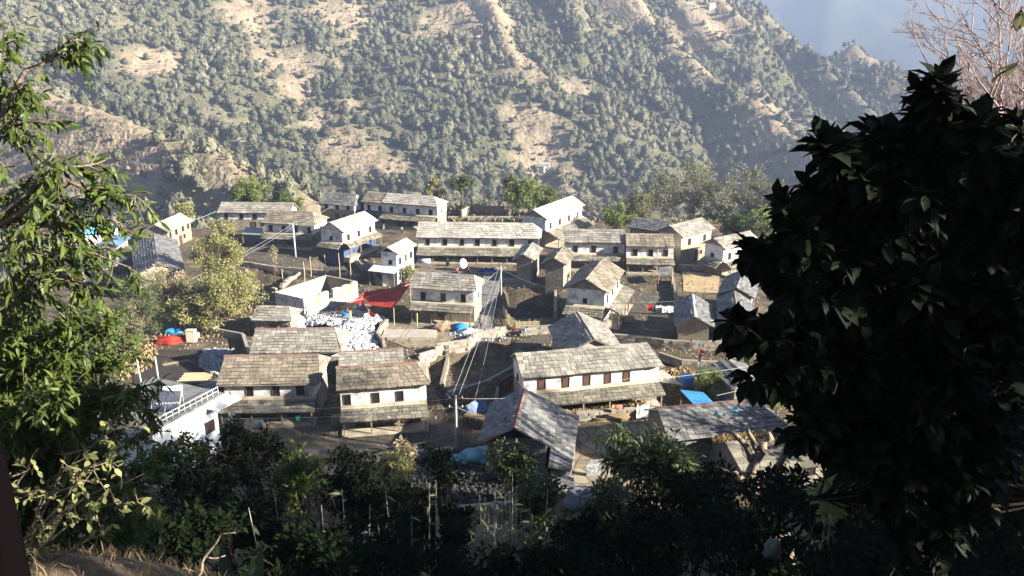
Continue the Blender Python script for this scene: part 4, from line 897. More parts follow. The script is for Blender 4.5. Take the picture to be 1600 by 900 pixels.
for z, y in ((.08, -.82), (.8, -.1)): fr.beam((-1.2, y, z), (1.2, y, z), .05)
fr.build('frame', POLEC, sh)
for px, py, tx, ty in ((224, 602, 213, 562), (249, 602, 242, 557)):
    q = P(px, py, 3); t = Y(tx, ty, q.y); tag(MB().tube([(0, 0, -3.2), (t.x - q.x, 0, t.z - q.z)], [.1, .085], 8).build('pale_post', POLEC, None, q), 'pale leaning post behind the solar water heater', 'post', 'pair of pale posts behind the water heater')
# left white block
q = P(158, 443); wl = empty('white_house', (q.x, q.y, 0), .1, 'plain pale house half hidden by leaves at the left edge', 'house'); MB().bb(-2.6, 2.6, 0, 4.5, -1, 2.9).build('wall', WHITE, wl); MB().bb(-3, 3, -.4, 4.9, 2.9, 3.05).build('roof', CONC, wl); window(wl, -.8, 0, 1.0, .7, .8, 0)
q = P(150, 388); wl = empty('blue_roofed_house', (q.x, q.y, 0), .3, 'white house with bright blue tin roof seen through the left leaves', 'house'); MB().bb(-3.5, 3.5, 0, 4, -1, 2.9).build('wall', WHITE, wl)
tin_plane(MB(), (-3.8, 2, 4.3), (3.8, 2, 4.3), (3.8, -.5, 2.9), (-3.8, -.5, 2.9)).build('roof', mat('tin_bright_blue', (.1, .45, .75), (.2, .5, .75), 2, .4), wl); tin_plane(MB(), (3.8, 2, 4.3), (-3.8, 2, 4.3), (-3.8, 4.5, 2.9), (3.8, 4.5, 2.9)).build('roof', MATS['tin_bright_blue'], wl)
# distant huts on the mountain
for i, (px, py, lab) in enumerate(((852, 263, 'tiny white hut on the terraced fields behind the village'), (845, 268, 'tiny low hut beside the white hut on the terraced fields'), (1080, 5, 'tiny hut on the mountain crest, left one'), (1112, 12, 'tiny hut on the mountain crest, middle one'), (1155, 4, 'tiny hut on the mountain crest, right one'))):
    d = ray(px, py); d.normalize(); ts = np.arange(270, 1100, 1.5); X = d.x * ts; Yy = d.y * ts; Z = CAMZ + d.z * ts; hh = terrain(X, Yy) > Z
    if not hh.any(): continue
    t = ts[hh.argmax()]; q = Vector((d.x * t, d.y * t, terrain(np.array([d.x * t]), np.array([d.y * t]))[0]))
    hr = empty('hut', q, rng.uniform(-.5, .5), lab, 'hut', 'far huts'); MB().bb(-3.5, 3.5, -2, 2, -3, 3.2).build('wall', WHITE, hr)
    MB().add([(-4, -2.6, 3), (4, -2.6, 3), (4, 0, 4.6), (-4, 0, 4.6), (-4, 2.6, 3), (4, 2.6, 3)], [(0, 1, 2, 3), (3, 2, 5, 4)]).build('roof', SLATEL, hr)

# ------------------------------------------------------------------ cloth and tarps
def cloth(corners, m, name, label, cat, sag=.3, n=10, seed=0, thick=.012, wr=.06, group=None, parent=None):
    r = np.random.RandomState(seed); q = [Vector(c) for c in corners]; o = q[0].copy(); ph = r.rand(4) * 6; vs = []
    for s in (0, 1):
        for i in range(n + 1):
            for j in range(n + 1):
                a, b = i / n, j / n; p = q[0].lerp(q[1], a).lerp(q[3].lerp(q[2], a), b)
                z = -sag * math.sin(math.pi * a) * math.sin(math.pi * b) * 1.0 + wr * (math.sin(a * 13 + ph[0] + b * 4) + math.sin(b * 17 + ph[1] + a * 5)) * .5
                nn = (q[1] - q[0]).cross(q[3] - q[0]).normalized(); nn = nn if nn.z >= -1e-3 else -nn
                vs.append(p - o + nn * (z + s * thick))
    k = (n + 1) ** 2; F = []
    for i in range(n):
        for j in range(n):
            a = i * (n + 1) + j; F += [(a, a + 1, a + n + 2, a + n + 1), (k + a, k + a + n + 1, k + a + n + 2, k + a + 1)]
    e = [i for i in range(n + 1)] + [i * (n + 1) + n for i in range(1, n + 1)] + [n * (n + 1) + i for i in range(n - 1, -1, -1)] + [i * (n + 1) for i in range(n - 1, 0, -1)]
    for a, b in zip(e, e[1:] + e[:1]): F.append((a, b, b + k, a + k))
    ob = MB().add(vs, F).build(name, m, parent, o, smooth=True)
    return tag(ob, label, cat, group) if parent is None else ob
cz = [P(547, 473, 2.4), P(574, 455, 2.9), P(641, 445, 3.2), P(615, 481, 2.6)]
can = empty('red_canopy', (cz[1].x, cz[1].y, 0), 0, 'red tarpaulin canopy stretched beside the house by the stairway', 'canopy')
tp = cloth([c - can.location for c in cz], REDT, 'tarpaulin', '', '', .35, 14, 1, parent=can)
for c in cz: v = c - can.location; MB().tube([(v.x, v.y, -.4), (v.x, v.y, v.z)], .05).build('post', BAMB, can)
MB().tube([cz[0] - can.location + Vector((0, 0, .06)), cz[2] - can.location + Vector((0, 0, .1))], .035, 5).build('rope', flat('pink_rope', (.6, .4, .38)), can)
def heap(name, label, cat, px, py, rad, m, seed=0, z=0, amp=.3, parts=None):
    q = P(px, py, z); V = lumpy(I2 if False else ico(3)[0], seed, amp, 3.0); V[:, 2] = np.maximum(V[:, 2], -.3); V = V * np.array(rad)
    o = np_mesh(name, V, ico(3)[1], m, smooth=True); o.location = (q.x, q.y, G(q.x, q.y) + z + rad[2] * .25); return tag(o, label, cat)
heap('tarpaulin_heap', 'red tarpaulin thrown over a heap under the left trees', 'tarpaulin', 264, 535, (1.9, 1.0, .62), REDT, 1)
heap('tarpaulin_heap', 'small red bundle right of the red tarpaulin heap', 'tarpaulin', 287, 532, (.7, .5, .6), REDT, 7)
heap('tarpaulin_heap', 'blue tarpaulin bundle behind the red heap', 'tarpaulin', 274, 521, (1.1, .8, .7), BLUET, 2)
box_thing('cabinet', 'cream wooden cabinet standing beside the red tarpaulin heap', 'cabinet', 300, 533, (1.1, .8, 1.5), mat('cream_paint', (.65, .6, .45), (.5, .45, .3), 2), lid=CONC)
heap('tarpaulin_heap', 'crumpled pale blue tarpaulin in front of the dark gable', 'tarpaulin', 762, 716, (2.0, 1.3, .9), CYANT, 3)
heap('tarpaulin_heap', 'pale blue tarpaulin scrap left of the larger crumpled one', 'tarpaulin', 712, 722, (1.2, .8, .6), CYANT, 4)
heap('rag_heap', 'heap of blue and white rags at the foot of the stairway', 'rags', 718, 518, (1.2, .8, .8), BLUET, 5); heap('rag_heap', 'white sacking heaped beside the blue rags', 'rags', 733, 521, (1.3, .7, .55), CLW, 6)
heap('straw_heap', 'brown brushwood heap left of the blue rags', 'brushwood', 696, 516, (1.4, .9, .9), WOODL, 8)
heap('tarpaulin_heap', 'dark blue tarpaulin bundle in the terrace shade near the pole', 'tarpaulin', 764, 427, (1.7, .8, .7), flat('navy_tarp', (.03, .05, .25)), 9)
heap('haystack', 'low straw heap on the roof edge below the stepped double house', 'straw', 945, 650, (3.0, 1.0, .5), DRYG, 10)
heap('boulder', 'large grey boulder at the bottom of the crazy paved courtyard', 'boulder', 912, 790, (1.7, 1.4, 1.2), mat('grey_boulder', (.13, .13, .14), (.2, .2, .21), 1, .9), 11)
def tent(name, label, px, py, w_, d_, h, m, rz=0):
    q = P(px, py); r = empty(name, (q.x, q.y, G(q.x, q.y)), rz, label, 'tent')
    MB().add([(-w_ / 2, -d_ / 2, 0), (-w_ / 2, d_ / 2, 0), (0, -d_ / 2, h), (0, d_ / 2, h), (w_ / 2, -d_ / 2, 0), (w_ / 2, d_ / 2, 0)], [(0, 2, 3, 1), (2, 4, 5, 3), (1, 3, 5), (0, 4, 2)]).build('canvas', m, r)
    MB().tube([(0, -d_ / 2 - .15, h + .02), (0, d_ / 2 + .15, h + .02)], .04).build('ridge_pole', WOODL, r); return r
tent('tarpaulin_tent', 'pale blue tarpaulin tent at the left edge of the rubble', 462, 508, 3.2, 3, 1.6, mat('lilac_sheet', (.35, .45, .7), (.6, .65, .75), 2), .15)
tent('tarpaulin_tent', 'blue sheet tent over firewood beside the front power pole', 742, 640, 2.8, 3.0, 1.9, mat('blue_grey_sheet', (.06, .16, .36), (.25, .28, .30), 1.2), -.6)
cloth([P(667, 425, 1.2), P(704, 427, 1.2), P(705, 431, .9), P(668, 430, .9)], BLUET, 'blue_sheet', 'blue tin sheet roof edge in front of the terrace', 'sheet', .02, 6, 2, .05, .02)
q = P(663, 408, 1.2); tag(MB().tube([(-1.1, 0, 0), (1.1, 0, 0)], .42, 12).build('rolled_mat', mat('grey_blue_roll', (.4, .45, .6), (.3, .33, .45), 2), None, (q.x, q.y, 1.2), smooth=True), 'grey blue rolled mat hanging over the terrace rail', 'mat')
for i, (px, py, w_, m, lab) in enumerate(((1025, 478, .9, CLW, 'small white cloth on the line across the shaded yard'), (1035, 479, 1.2, CLW, 'middle white cloth on the line across the shaded yard'), (1045, 479, 1.4, CLW, 'largest white cloth on the line across the shaded yard'), (1012, 477, .7, CLR, 'red cloth at the left end of the yard line'))):
    q = P(px, py, 1.5); cloth([(q.x, q.y, 1.6), (q.x + w_, q.y + .1, 1.6), (q.x + w_, q.y + .1, .7), (q.x, q.y, .6)], m, 'hanging_cloth', lab, 'cloth', .08, 5, i)
q = P(995, 640, 1.6); cloth([(q.x, q.y, 2.1), (q.x + 1.5, q.y + .2, 2.2), (q.x + 1.3, q.y + .2, 1.1), (q.x, q.y, .3)], CLW, 'hanging_cloth', 'large white cloth drying above the crazy paved courtyard', 'cloth', .15, 7, 9)
q = P(957, 638, 1.2); cloth([(q.x, q.y, 1.6), (q.x + 1.2, q.y, 1.7), (q.x + 1.2, q.y, 1.1), (q.x, q.y, 1.0)], flat('salmon_cloth', (.7, .3, .18)), 'hanging_cloth', 'salmon cloth on the dry grass bank', 'cloth', .1, 5, 10)
for i, (px, w_, m, lab) in enumerate(((572, .5, CLR, 'red shirt on the line under the veranda with washing'), (577, .35, CLR, 'small red cloth next to the red shirt'), (582, .3, CLB, 'blue cloth on the veranda line'), (594, .5, CLW, 'white cloth on the veranda line'), (606, .3, CLR, 'dark red sock on the veranda line'), (462, .45, CLG, 'green cloth on the veranda of the house next to the white building'))):
    q = P(px, 650, 1.7); cloth([(q.x, q.y, 1.75), (q.x + w_, q.y, 1.75), (q.x + w_, q.y, 1.2), (q.x, q.y, 1.15)], m, 'hanging_cloth', lab, 'cloth', .04, 4, 20 + i)
for i, (a, b, c, d_) in enumerate(((1118, 645, .9, 'blue cloth scrap on the slate roof, left one'), (1146, 642, .8, 'blue cloth scrap on the slate roof, right one'))):
    q = P(a, b, 4.0); o = heap('cloth_scrap', d_, 'cloth', a, b, (.7, .5, .12), flat('cyan_cloth', (.15, .5, .7)), 30 + i); o.location = (q.x, q.y, q.z + .1)

# ------------------------------------------------------------------ stairway, fences, poles
a, b = P(752, 516), P(770, 436); d = b - a; L = d.length; d.normalize(); o = (a + b) / 2; st = MB(); rise = lambda t: .15 + 1.1 * t
for i in range(34):
    t = (i + .5) / 34; st.box(((t - .5) * L, rng.uniform(-.06, .06), rise(t) / 2 - .4), (L / 34 * 1.02, 2.7 + rng.uniform(-.15, .15), rise(t) + .8 + (.02 if i % 2 else 0)))
tag(st.build('stone_stairway', mat('stair_stone', (.09, .085, .08), (.24, .225, .2), 1.2, .9, c3=(.15, .14, .125)), None, (o.x, o.y, 0)), 'broad stone stairway climbing between the house and the black yard', 'stairway').rotation_euler = (0, 0, math.atan2(d.y, d.x))
def stake_fence(label, pts, h, m=BAMB, n=26, seed=0):
    r = random.Random(seed); q = [P(*p) for p in pts]; o = q[0]; root = empty('wicker_fence', (o.x, o.y, G(o.x, o.y)), 0, label, 'fence'); mb = MB(); rl = MB(); tot = sum((b - a).length for a, b in zip(q, q[1:]))
    for a, b in zip(q, q[1:]):
        k = max(2, int(n * (b - a).length / tot))
        for i in range(k):
            p = a.lerp(b, i / k) - o; hh = h * r.uniform(.7, 1.25); mb.tube([(p.x, p.y, -.3), (p.x + r.uniform(-.1, .1), p.y, hh)], .035, 5)
        for z in (.3, .5, .7, .9): rl.beam(a - o + Vector((0, 0, z * h)), b - o + Vector((0, 0, z * h)), .03, .12)
    mb.build('stakes', m, root); rl.build('rails', m, root); return root
stake_fence('bamboo wicker fence in front of the black sunken yard', [(786, 492), (796, 510), (806, 517), (843, 516)], 1.2, n=44, seed=1)
stake_fence('low stick fence on the path above the rusty tin fence', [(742, 600), (800, 566)], .7, n=12, seed=2)
f0, f1 = P(780, 619, 0), P(820, 597, 0); rt = empty('tin_fence', (f0.x, f0.y, 0), 0, 'rusty corrugated tin fence at the left end of the long house', 'fence'); dd = f1 - f0
tin_plane(MB(), (0, 0, 1.6), (dd.x, dd.y, 1.9), (dd.x, dd.y + .05, 0), (0, .05, 0)).build('sheet', TINR, rt); MB().beam((0, .1, 1.62), (dd.x, dd.y + .1, 1.92), .08).build('rail', WOODL, rt)
def dish(label, px, py, z, r_, m, az=0, el=.6, zb=None):
    q = P(px, py, z); zb = G(q.x, q.y) if zb is None else zb; root = empty('satellite_dish', (q.x, q.y, zb), az, label, 'satellite dish'); mb = MB(); N = 18; V = []; F = []
    for j in range(5):
        rr = r_ * (j + .01) / 4
        for i in range(N): t = 2 * math.pi * i / N; V.append((rr * math.cos(t), -.25 * r_ * (rr / r_) ** 2, rr * math.sin(t)))
    for j in range(4):
        for i in range(N): F.append((j * N + i, (j + 1) * N + i, (j + 1) * N + (i + 1) % N, j * N + (i + 1) % N))
    o = MB().add(V, F).build('reflector', m, root, (0, 0, z - zb), smooth=True); o.rotation_euler = (-el, 0, 0)
    MB().tube([(0, .05, -.2), (0, .05, z - zb)], .04).build('mast', POLEC, root); MB().tube([(0, 0, z - zb - r_ * .8), (0, -r_ * .9, z - zb + .2)], .02, 5).build('feed_arm', POLEC, root)
dish('white satellite dish standing on the terrace before the longest house', 723, 412, 1.3, .85, CLW, .9, .3)
dish('grey satellite dish at the right end of the rusty ridge', 1180, 622, 4.6, .55, POLEC, -.4, .5, 3.2)
dish('small satellite dish on the wall behind the tall power pole', 472, 366, 1.8, .4, POLEC, -.2, .4)
def ztop(q, ty):
    z = 1.0
    while proj((q.x, q.y, z))[1] > ty and z < 14: z += .05
    return z
POLES = {}
def power_pole(key, label, px, py, ty, m, arms=1, rr=.12):
    q = P(px, py); g = G(q.x, q.y); zt = ztop(q, ty); r = empty('power_pole', (q.x, q.y, g), 0, label, 'power pole'); POLES[key] = Vector((q.x, q.y, zt))
    MB().tube([(0, 0, -.5), (0, 0, zt - g)], [rr, rr * .75], 10).build('mast', m, r, smooth=True)
    for i in range(arms):
        z = zt - g - .3 - i * .9; MB().beam((-.7, 0, z), (.7, 0, z), .07).build('crossarm', WOODL, r)
        for x in (-.6, .6): MB().tube([(x, 0, z), (x, 0, z + .1), (x, 0, z + .22)], [.05, .07, .03], 8).build('insulator', CLW, r)
    return r
power_pole('a', 'tall pale power pole in the left yard', 462, 402, 349, POLEC, 1, .17)
power_pole('b', 'power pole at the head of the stone stairway', 783, 470, 417, POLEC, 1)
power_pole('c', 'power pole with two crossarms in the dark front yard', 714, 712, 618, POLEC, 2, .13)
def wire(label, a, b, sag=.6, rr=.016, m=None, group=None, name='power_line'):
    a, b = Vector(a), Vector(b); k = 16; pts = [a.lerp(b, i / k) - Vector((0, 0, sag * 4 * (i / k) * (1 - i / k))) - a for i in range(k + 1)]
    return tag(MB().tube(pts, rr, 5).build(name, m or WIRE, None, a), label, 'cable', group)
PA, PB, PC = POLES['a'], POLES['b'], POLES['c']; X = Vector((.6, 0, 0))
for s in (-1, 1): wire('overhead wire from the stairway pole down to the front pole', PB + X * s * .5 - Vector((0, 0, .1)), PC + X * s * .5, .5, group='wires between stairway pole and front pole')
wire('thin slack cable hanging right of the two wires to the front pole', PB - Vector((0, 0, .8)), Y(738, 640, PC.y + 2), 1.2, .012)
for i in range(2): wire('overhead wire from the tall left pole over the village grove', PA - Vector((0, 0, .2 + .5 * i)), Y(150, 500 + 9 * i, 92), .8, group='wires over the grove')
wire('wire from the tall left pole towards the far houses', PA, P(520, 322, 5.2), .3)
wire('wire from the tall left pole to the house with blue wash', PA - X, P(505, 352, 4.8), .3)
wire('wire from the far left house to the slope at the left', P(338, 330, 4.4), P(262, 352, 4.6), .4, .03)
wire('wire from the stairway pole to the house with the clay end wall', PB, P(733, 462, 4.8), .25)
wire('wire from the stairway pole to the dark yard at the right', PB - Vector((0, 0, .3)), P(880, 455, 3.0), .5)
wire('upper wire from the front pole to the left', PC - Vector((0, 0, .3)), Y(340, 641, PC.y), .35); wire('lower wire from the front pole to the left', PC - Vector((0, 0, 1.2)), Y(340, 654, PC.y), .35)
wire('short wire from the front pole to the dark gabled house', PC - Vector((0, 0, 1.2)), P(760, 650, 3.2), .1)
wire('wire from the front pole towards the right houses', PC - Vector((0, 0, .3)), P(1040, 572, 4.0), 1.2, .015)
wire('pale wire crossing the small green tree with flags', P(1010, 594, 3.5), P(1300, 548, 5), .3, .03); wire('pale wire crossing the shallow shaded roof', P(1120, 618, 3.2), P(1300, 562, 6), .3, .03)
wire('slack washing line in the shaded yard', P(1004, 512, 2.0), P(1055, 510, 1.6), .5, .04, BAMB, name='washing_line'); wire('washing line with white cloths', P(990, 472, 1.7), P(1062, 470, 1.7), .1, .015, name='washing_line')
wire('slack cable across the lower dark yard', P(500, 690, 2), P(705, 680, 2.5), .9, .02)
q = P(1004, 520); tag(MB().tube([(0, 0, -.2), (0, 0, 2.3)], .05).build('hay_pole', BAMB, None, (q.x, q.y, G(q.x, q.y))), 'pole with a tuft of straw in the shaded yard', 'pole')
for px, py, ty, lab in ((1026, 425, 388, 'pale bamboo pole leaning at the veranda of the double house'), (1049, 452, 420, 'thin bamboo pole at the right end of the double house'), (652, 510, 490, 'short white post in the sunny yard'), (740, 540, 515, 'thin stick at the sunny yard wall'), (796, 655, 590, 'white flag pole')):
    if 'flag' in lab: continue
    q = P(px, py); tag(MB().tube([(0, 0, -.3), (.03, 0, ztop(q, ty))], .07, 7).build('bamboo_pole', BAMB, None, (q.x, q.y, 0)), lab, 'pole')
# prayer flags
def flagpole(label, base, topx, topy, y, cols, n):
    q = P(*base); t = Y(topx, topy, y); r = empty('flag_pole', (q.x, q.y, G(q.x, q.y)), 0, label, 'flag pole'); v = t - Vector(r.location); MB().tube([(0, 0, -.3), v], [.06, .03]).build('pole', BAMB, r)
    for i in range(n):
        a = v * (.45 + .55 * i / n); w_ = .45 + .25 * math.sin(i * 2); MB().add([a, a + Vector((w_, -.1, .1)), a + Vector((w_ * .9, -.15, v.z / n * .45)), a + v / n * .9], [(0, 1, 2, 3)]).build('flag', cols[i % len(cols)], r)
    return r
flagpole('leaning pole wrapped with green, white and red flags by the rubble', (590, 520), 566, 463, P(590, 520).y + .5, [CLR, CLR, CLW, CLR, CLW, CLG, CLY], 8)
flagpole('thin pole with red and white flags beside the small green tree', (1088, 610), 1093, 535, P(1088, 610).y, [CLW, CLW, CLR, CLB, CLR], 7)
flagpole('white banner pole in front of the house next to the white building', (357, 690), 358, 612, P(357, 690).y, [CLW, CLW, CLY, CLW], 7)
a, b = P(512, 489, 1.8), Y(567, 470, P(590, 520).y + .5); fl = empty('flag_string', a, 0, 'string of small coloured prayer flags above the rubble', 'flags'); v = b - a; MB().tube([v * (i / 8) - Vector((0, 0, .8 * (i / 8) * (1 - i / 8) * 4 * .4)) for i in range(9)], .012, 4).build('string', WIRE, fl)
for i in range(14):
    t = (i + .5) / 14; p = v * t - Vector((0, 0, 1.28 * t * (1 - t))); e = v / 14 * .8; MB().add([p, p + e, p + e - Vector((0, .05, .42)), p - Vector((0, .05, .42))], [(0, 3, 2, 1)]).build('flag', [CLY, CLB, CLW, CLR, CLG][i % 5], fl)
# people
def person(label, px, py, shirt, legs, rz=0, sc=1.0, stoop=0.0, z=0, walk=.18):
    q = P(px, py); r = empty('person', (q.x, q.y, G(q.x, q.y) + z), rz, label, 'person')
    def skin(name, pts, edges, rad, m):
        me = bpy.data.meshes.new(name); me.from_pydata([(x * sc, y * sc, zz * sc) for x, y, zz in pts], edges, []); o = bpy.data.objects.new(name, me); COL.objects.link(o); o.parent = r
        o.modifiers.new('skin', 'SKIN'); s = o.modifiers.new('sub', 'SUBSURF'); s.levels = 1; s.render_levels = 1
        for v, k in zip(me.skin_vertices[0].data, rad): v.radius = (k * sc, k * sc)
        me.skin_vertices[0].data[0].use_root = True; me.materials.append(m); return o
    s = stoop; hip = (0, 0, .92); ch = (0, -.30 * s, 1.28 - .12 * s); nk = (0, -.45 * s, 1.48 - .25 * s); hd = (0, -.50 * s - .02, 1.62 - .3 * s)
    J = [hip, ch, nk, hd, (.1, 0, .86), (.1, -walk, .48), (.1, -walk * .6, .07), (.1, -walk * .6 - .14, .04), (-.1, 0, .86), (-.1, walk * .3, .48), (-.1, walk, .08), (-.1, walk - .14, .04),
         (.19, ch[1], ch[2] + .1), (.24, ch[1] - .02, ch[2] - .18), (.23, ch[1] - .14, ch[2] - .42), (-.19, ch[1], ch[2] + .1), (-.24, ch[1] + .02, ch[2] - .18), (-.23, ch[1] - .08, ch[2] - .42)]
    E = [(0, 1), (1, 2), (2, 3), (0, 4), (4, 5), (5, 6), (6, 7), (0, 8), (8, 9), (9, 10), (10, 11), (1, 12), (12, 13), (13, 14), (1, 15), (15, 16), (16, 17)]
    Rr = [.13, .14, .055, .105, .09, .06, .04, .035, .09, .06, .04, .035, .06, .042, .033, .06, .042, .033]
    skin('body', J, E, Rr, SKIN)
    skin('shirt', [(0, 0, .9), ch, (.19, ch[1], ch[2] + .1), (.24, ch[1] - .02, ch[2] - .18), (-.19, ch[1], ch[2] + .1), (-.24, ch[1] + .02, ch[2] - .18)], [(0, 1), (1, 2), (2, 3), (1, 4), (4, 5)], [.15, .165, .08, .058, .08, .058], shirt)
    skin('trousers', [(0, 0, .9), (.1, 0, .84), (.1, -walk, .48), (.1, -walk * .6, .14), (-.1, 0, .84), (-.1, walk * .3, .48), (-.1, walk, .15)], [(0, 1), (1, 2), (2, 3), (0, 4), (4, 5), (5, 6)], [.145, .11, .08, .065, .11, .08, .065], legs)
    hv_ = lumpy(ico(2)[0], 3, .05); hv_ = hv_ * np.array([.1, .115, .1]) * sc; ho = np_mesh('hair', hv_, ico(2)[1], HAIR, r, smooth=True); ho.location = Vector((0, hd[1] + .02, hd[2] + .055)) * sc
    return r
DKC = flat('dark_clothes', (.02, .02, .025), .9); GRC = flat('grey_clothes', (.3, .3, .28), .9); LBC = flat('light_blue_cloth', (.3, .42, .6), .9)
person('person in white shirt and black trousers at the foot of the stairway', 776, 527, CLW, DKC, .4)
person('person in dark clothes standing beside the blue rags', 751, 514, GRC, DKC, -.5)
person('person stooping under a light blue load at the wicker fence', 820, 527, LBC, GRC, .8, 1, .7)
person('person in red crouching at the left end of the wicker fence', 801, 522, CLR, CLR, .2, .75, .8)
person('person in dark clothes on the path between the upper houses', 628, 366, GRC, DKC, .2)
person('person in pink shirt on the terrace left of the other', 714, 433, flat('pink_cloth', (.65, .12, .2), .9), DKC, .1); person('person in red on the terrace near the stairway pole', 732, 433, CLR, DKC, 2.0)
person('person in white headcloth bending on the sunny clay yard', 419, 672, CLW, flat('maroon_cloth', (.3, .05, .08)), 1.2, .8, .9)
# firewood, planks, baskets, drums
def stack(name, label, cat, px, py, nx, nz, m, r_=.07, L=1.0, rz=0):
    q = P(px, py); mb = MB(); r = random.Random(px)
    for i in range(nx):
        for j in range(nz): mb.tube([(i * r_ * 2.1 - nx * r_, -L / 2 + r.uniform(-.1, .1), r_ + j * r_ * 1.9), (i * r_ * 2.1 - nx * r_ + r.uniform(-.04, .04), L / 2, r_ + j * r_ * 1.9)], r_ * r.uniform(.7, 1.05), 6)
    o = mb.build(name, m, None, (q.x, q.y, G(q.x, q.y))); o.rotation_euler = (0, 0, rz); return tag(o, label, cat)
stack('firewood_stack', 'brown firewood stacked in front of the clay walled house', 'firewood', 698, 514, 14, 6, WOODL, .08, 1.2, .3)
stack('firewood_stack', 'sunlit firewood at the left end of the veranda with washing', 'firewood', 533, 664, 12, 8, BAMB, .07, .8); stack('firewood_stack', 'second sunlit firewood stack under the veranda with washing', 'firewood', 556, 662, 12, 8, WOODL, .07, .8)
stack('firewood_stack', 'firewood beside the tent at the front pole', 'firewood', 745, 665, 16, 7, WOODL, .08, 1.2, -.5)
def planks(label, px, py, n, L, m, rz, group=None):
    q = P(px, py); mb = MB()
    for i in range(n): mb.box((rng.uniform(-.2, .2), (i - n / 2) * .34, .1 + rng.uniform(0, .05)), (L, .26, .06), rng.uniform(-.05, .05))
    o = mb.build('planks', m, None, (q.x, q.y, G(q.x, q.y))); o.rotation_euler = (0, 0, rz); return tag(o, label, 'planks')
planks('pale planks laid out in the dark timber yard', 308, 590, 7, 3.4, BAMB, .12); planks('two weathered planks behind the pale planks', 273, 568, 2, 3.0, WOODL, .5); planks('long dark beams at the top of the timber yard', 260, 556, 3, 7, WOOD, -.25)
planks('grey slabs stacked beside the left rusty ridged house', 332, 604, 9, 2.4, SLATED, .5); planks('weathered boards on the ground by the stairway foot', 742, 522, 4, 2.0, CONC, .1)
def drum(label, px, py, m, r_=.3, h=.9, group=None, z=0):
    q = P(px, py); rt_ = empty('drum', (q.x, q.y, G(q.x, q.y) + z), 0, label, 'drum', group); MB().tube([(0, 0, 0), (0, 0, h * .33), (0, 0, h * .34), (0, 0, h)], [r_, r_, r_ * 1.04, r_], 14).build('body', m, rt_, smooth=False); MB().tube([(0, 0, h), (0, 0, h + .05)], r_ * .9, 14).build('lid', m, rt_)
drum('blue drum standing on the pale rubble', 541, 500, BLUET, .4, 1.1); drum('blue water tank under the small green tree', 1072, 605, mat('tank_blue', (.1, .25, .6), (.15, .3, .6), 2), .8, 1.4)
drum('black drum below the dish in the sunny terrace yard', 700, 416, DARK); drum('white drum beside the cream cabinet', 309, 528, CLW, .25, .7)
box_thing('stone_pillar', 'short timber post standing in the rubble', 'post', 548, 504, (.28, .28, 1.9), BAMB)
box_thing('bench', 'clay bench on the terrace before the longest house', 'bench', 700, 405, (1.6, .6, .7), LEDGE); box_thing('bench', 'second clay bench on the terrace, nearer the dish', 'bench', 712, 410, (1.4, .6, .6), LEDGE)
box_thing('crate', 'white speckled crate row under the veranda next to the white building', 'crate', 386, 668, (3.2, .6, .7), STONEG); box_thing('crate', 'white perforated block wall beside the white building', 'blocks', 322, 622, (3.0, .4, 1.0), WHITE, 2.2)
box_thing('door_panel', 'white panel leaning at the courtyard edge', 'panel', 927, 744, (1.3, .12, 1.5), STONEG, rz=.1); box_thing('clay_stove', 'clay block beside the pale leaning roof bits', 'stove', 1020, 706, (.8, .6, .6), LEDGE)
box_thing('stone_platform', 'pale slab platform in the sunny yard', 'platform', 640, 524, (7.0, 3.0, .35), mat('pale_slabs', (.45, .4, .33), (.3, .26, .2), 1.5, .9, bump=.5)); box_thing('stone_platform', 'stone platform with flat white slabs above the curving path', 'platform', 748, 530, (3.0, 1.2, .4), RUBG, lid=LEDGE)
box_thing('stone_platform', 'tan stone block at the head of the stairway', 'platform', 798, 444, (3.2, 1.5, .7), MATS['wall_stones']); box_thing('stone_platform', 'pale stone plinth left of the tan stone block', 'platform', 762, 437, (6, 1.0, .5), MATS['wall_stones'])
r_ = HOUSES['h27']; grass('dry_grass', 'fringe of dry grass along the top of the lowest right roof', [P(1112, 684, 3.7), P(1300, 668, 3.7), P(1300, 674, 3.5), P(1114, 694, 3.5)], 1500, .42, DRYG, seed=12, plane=1)
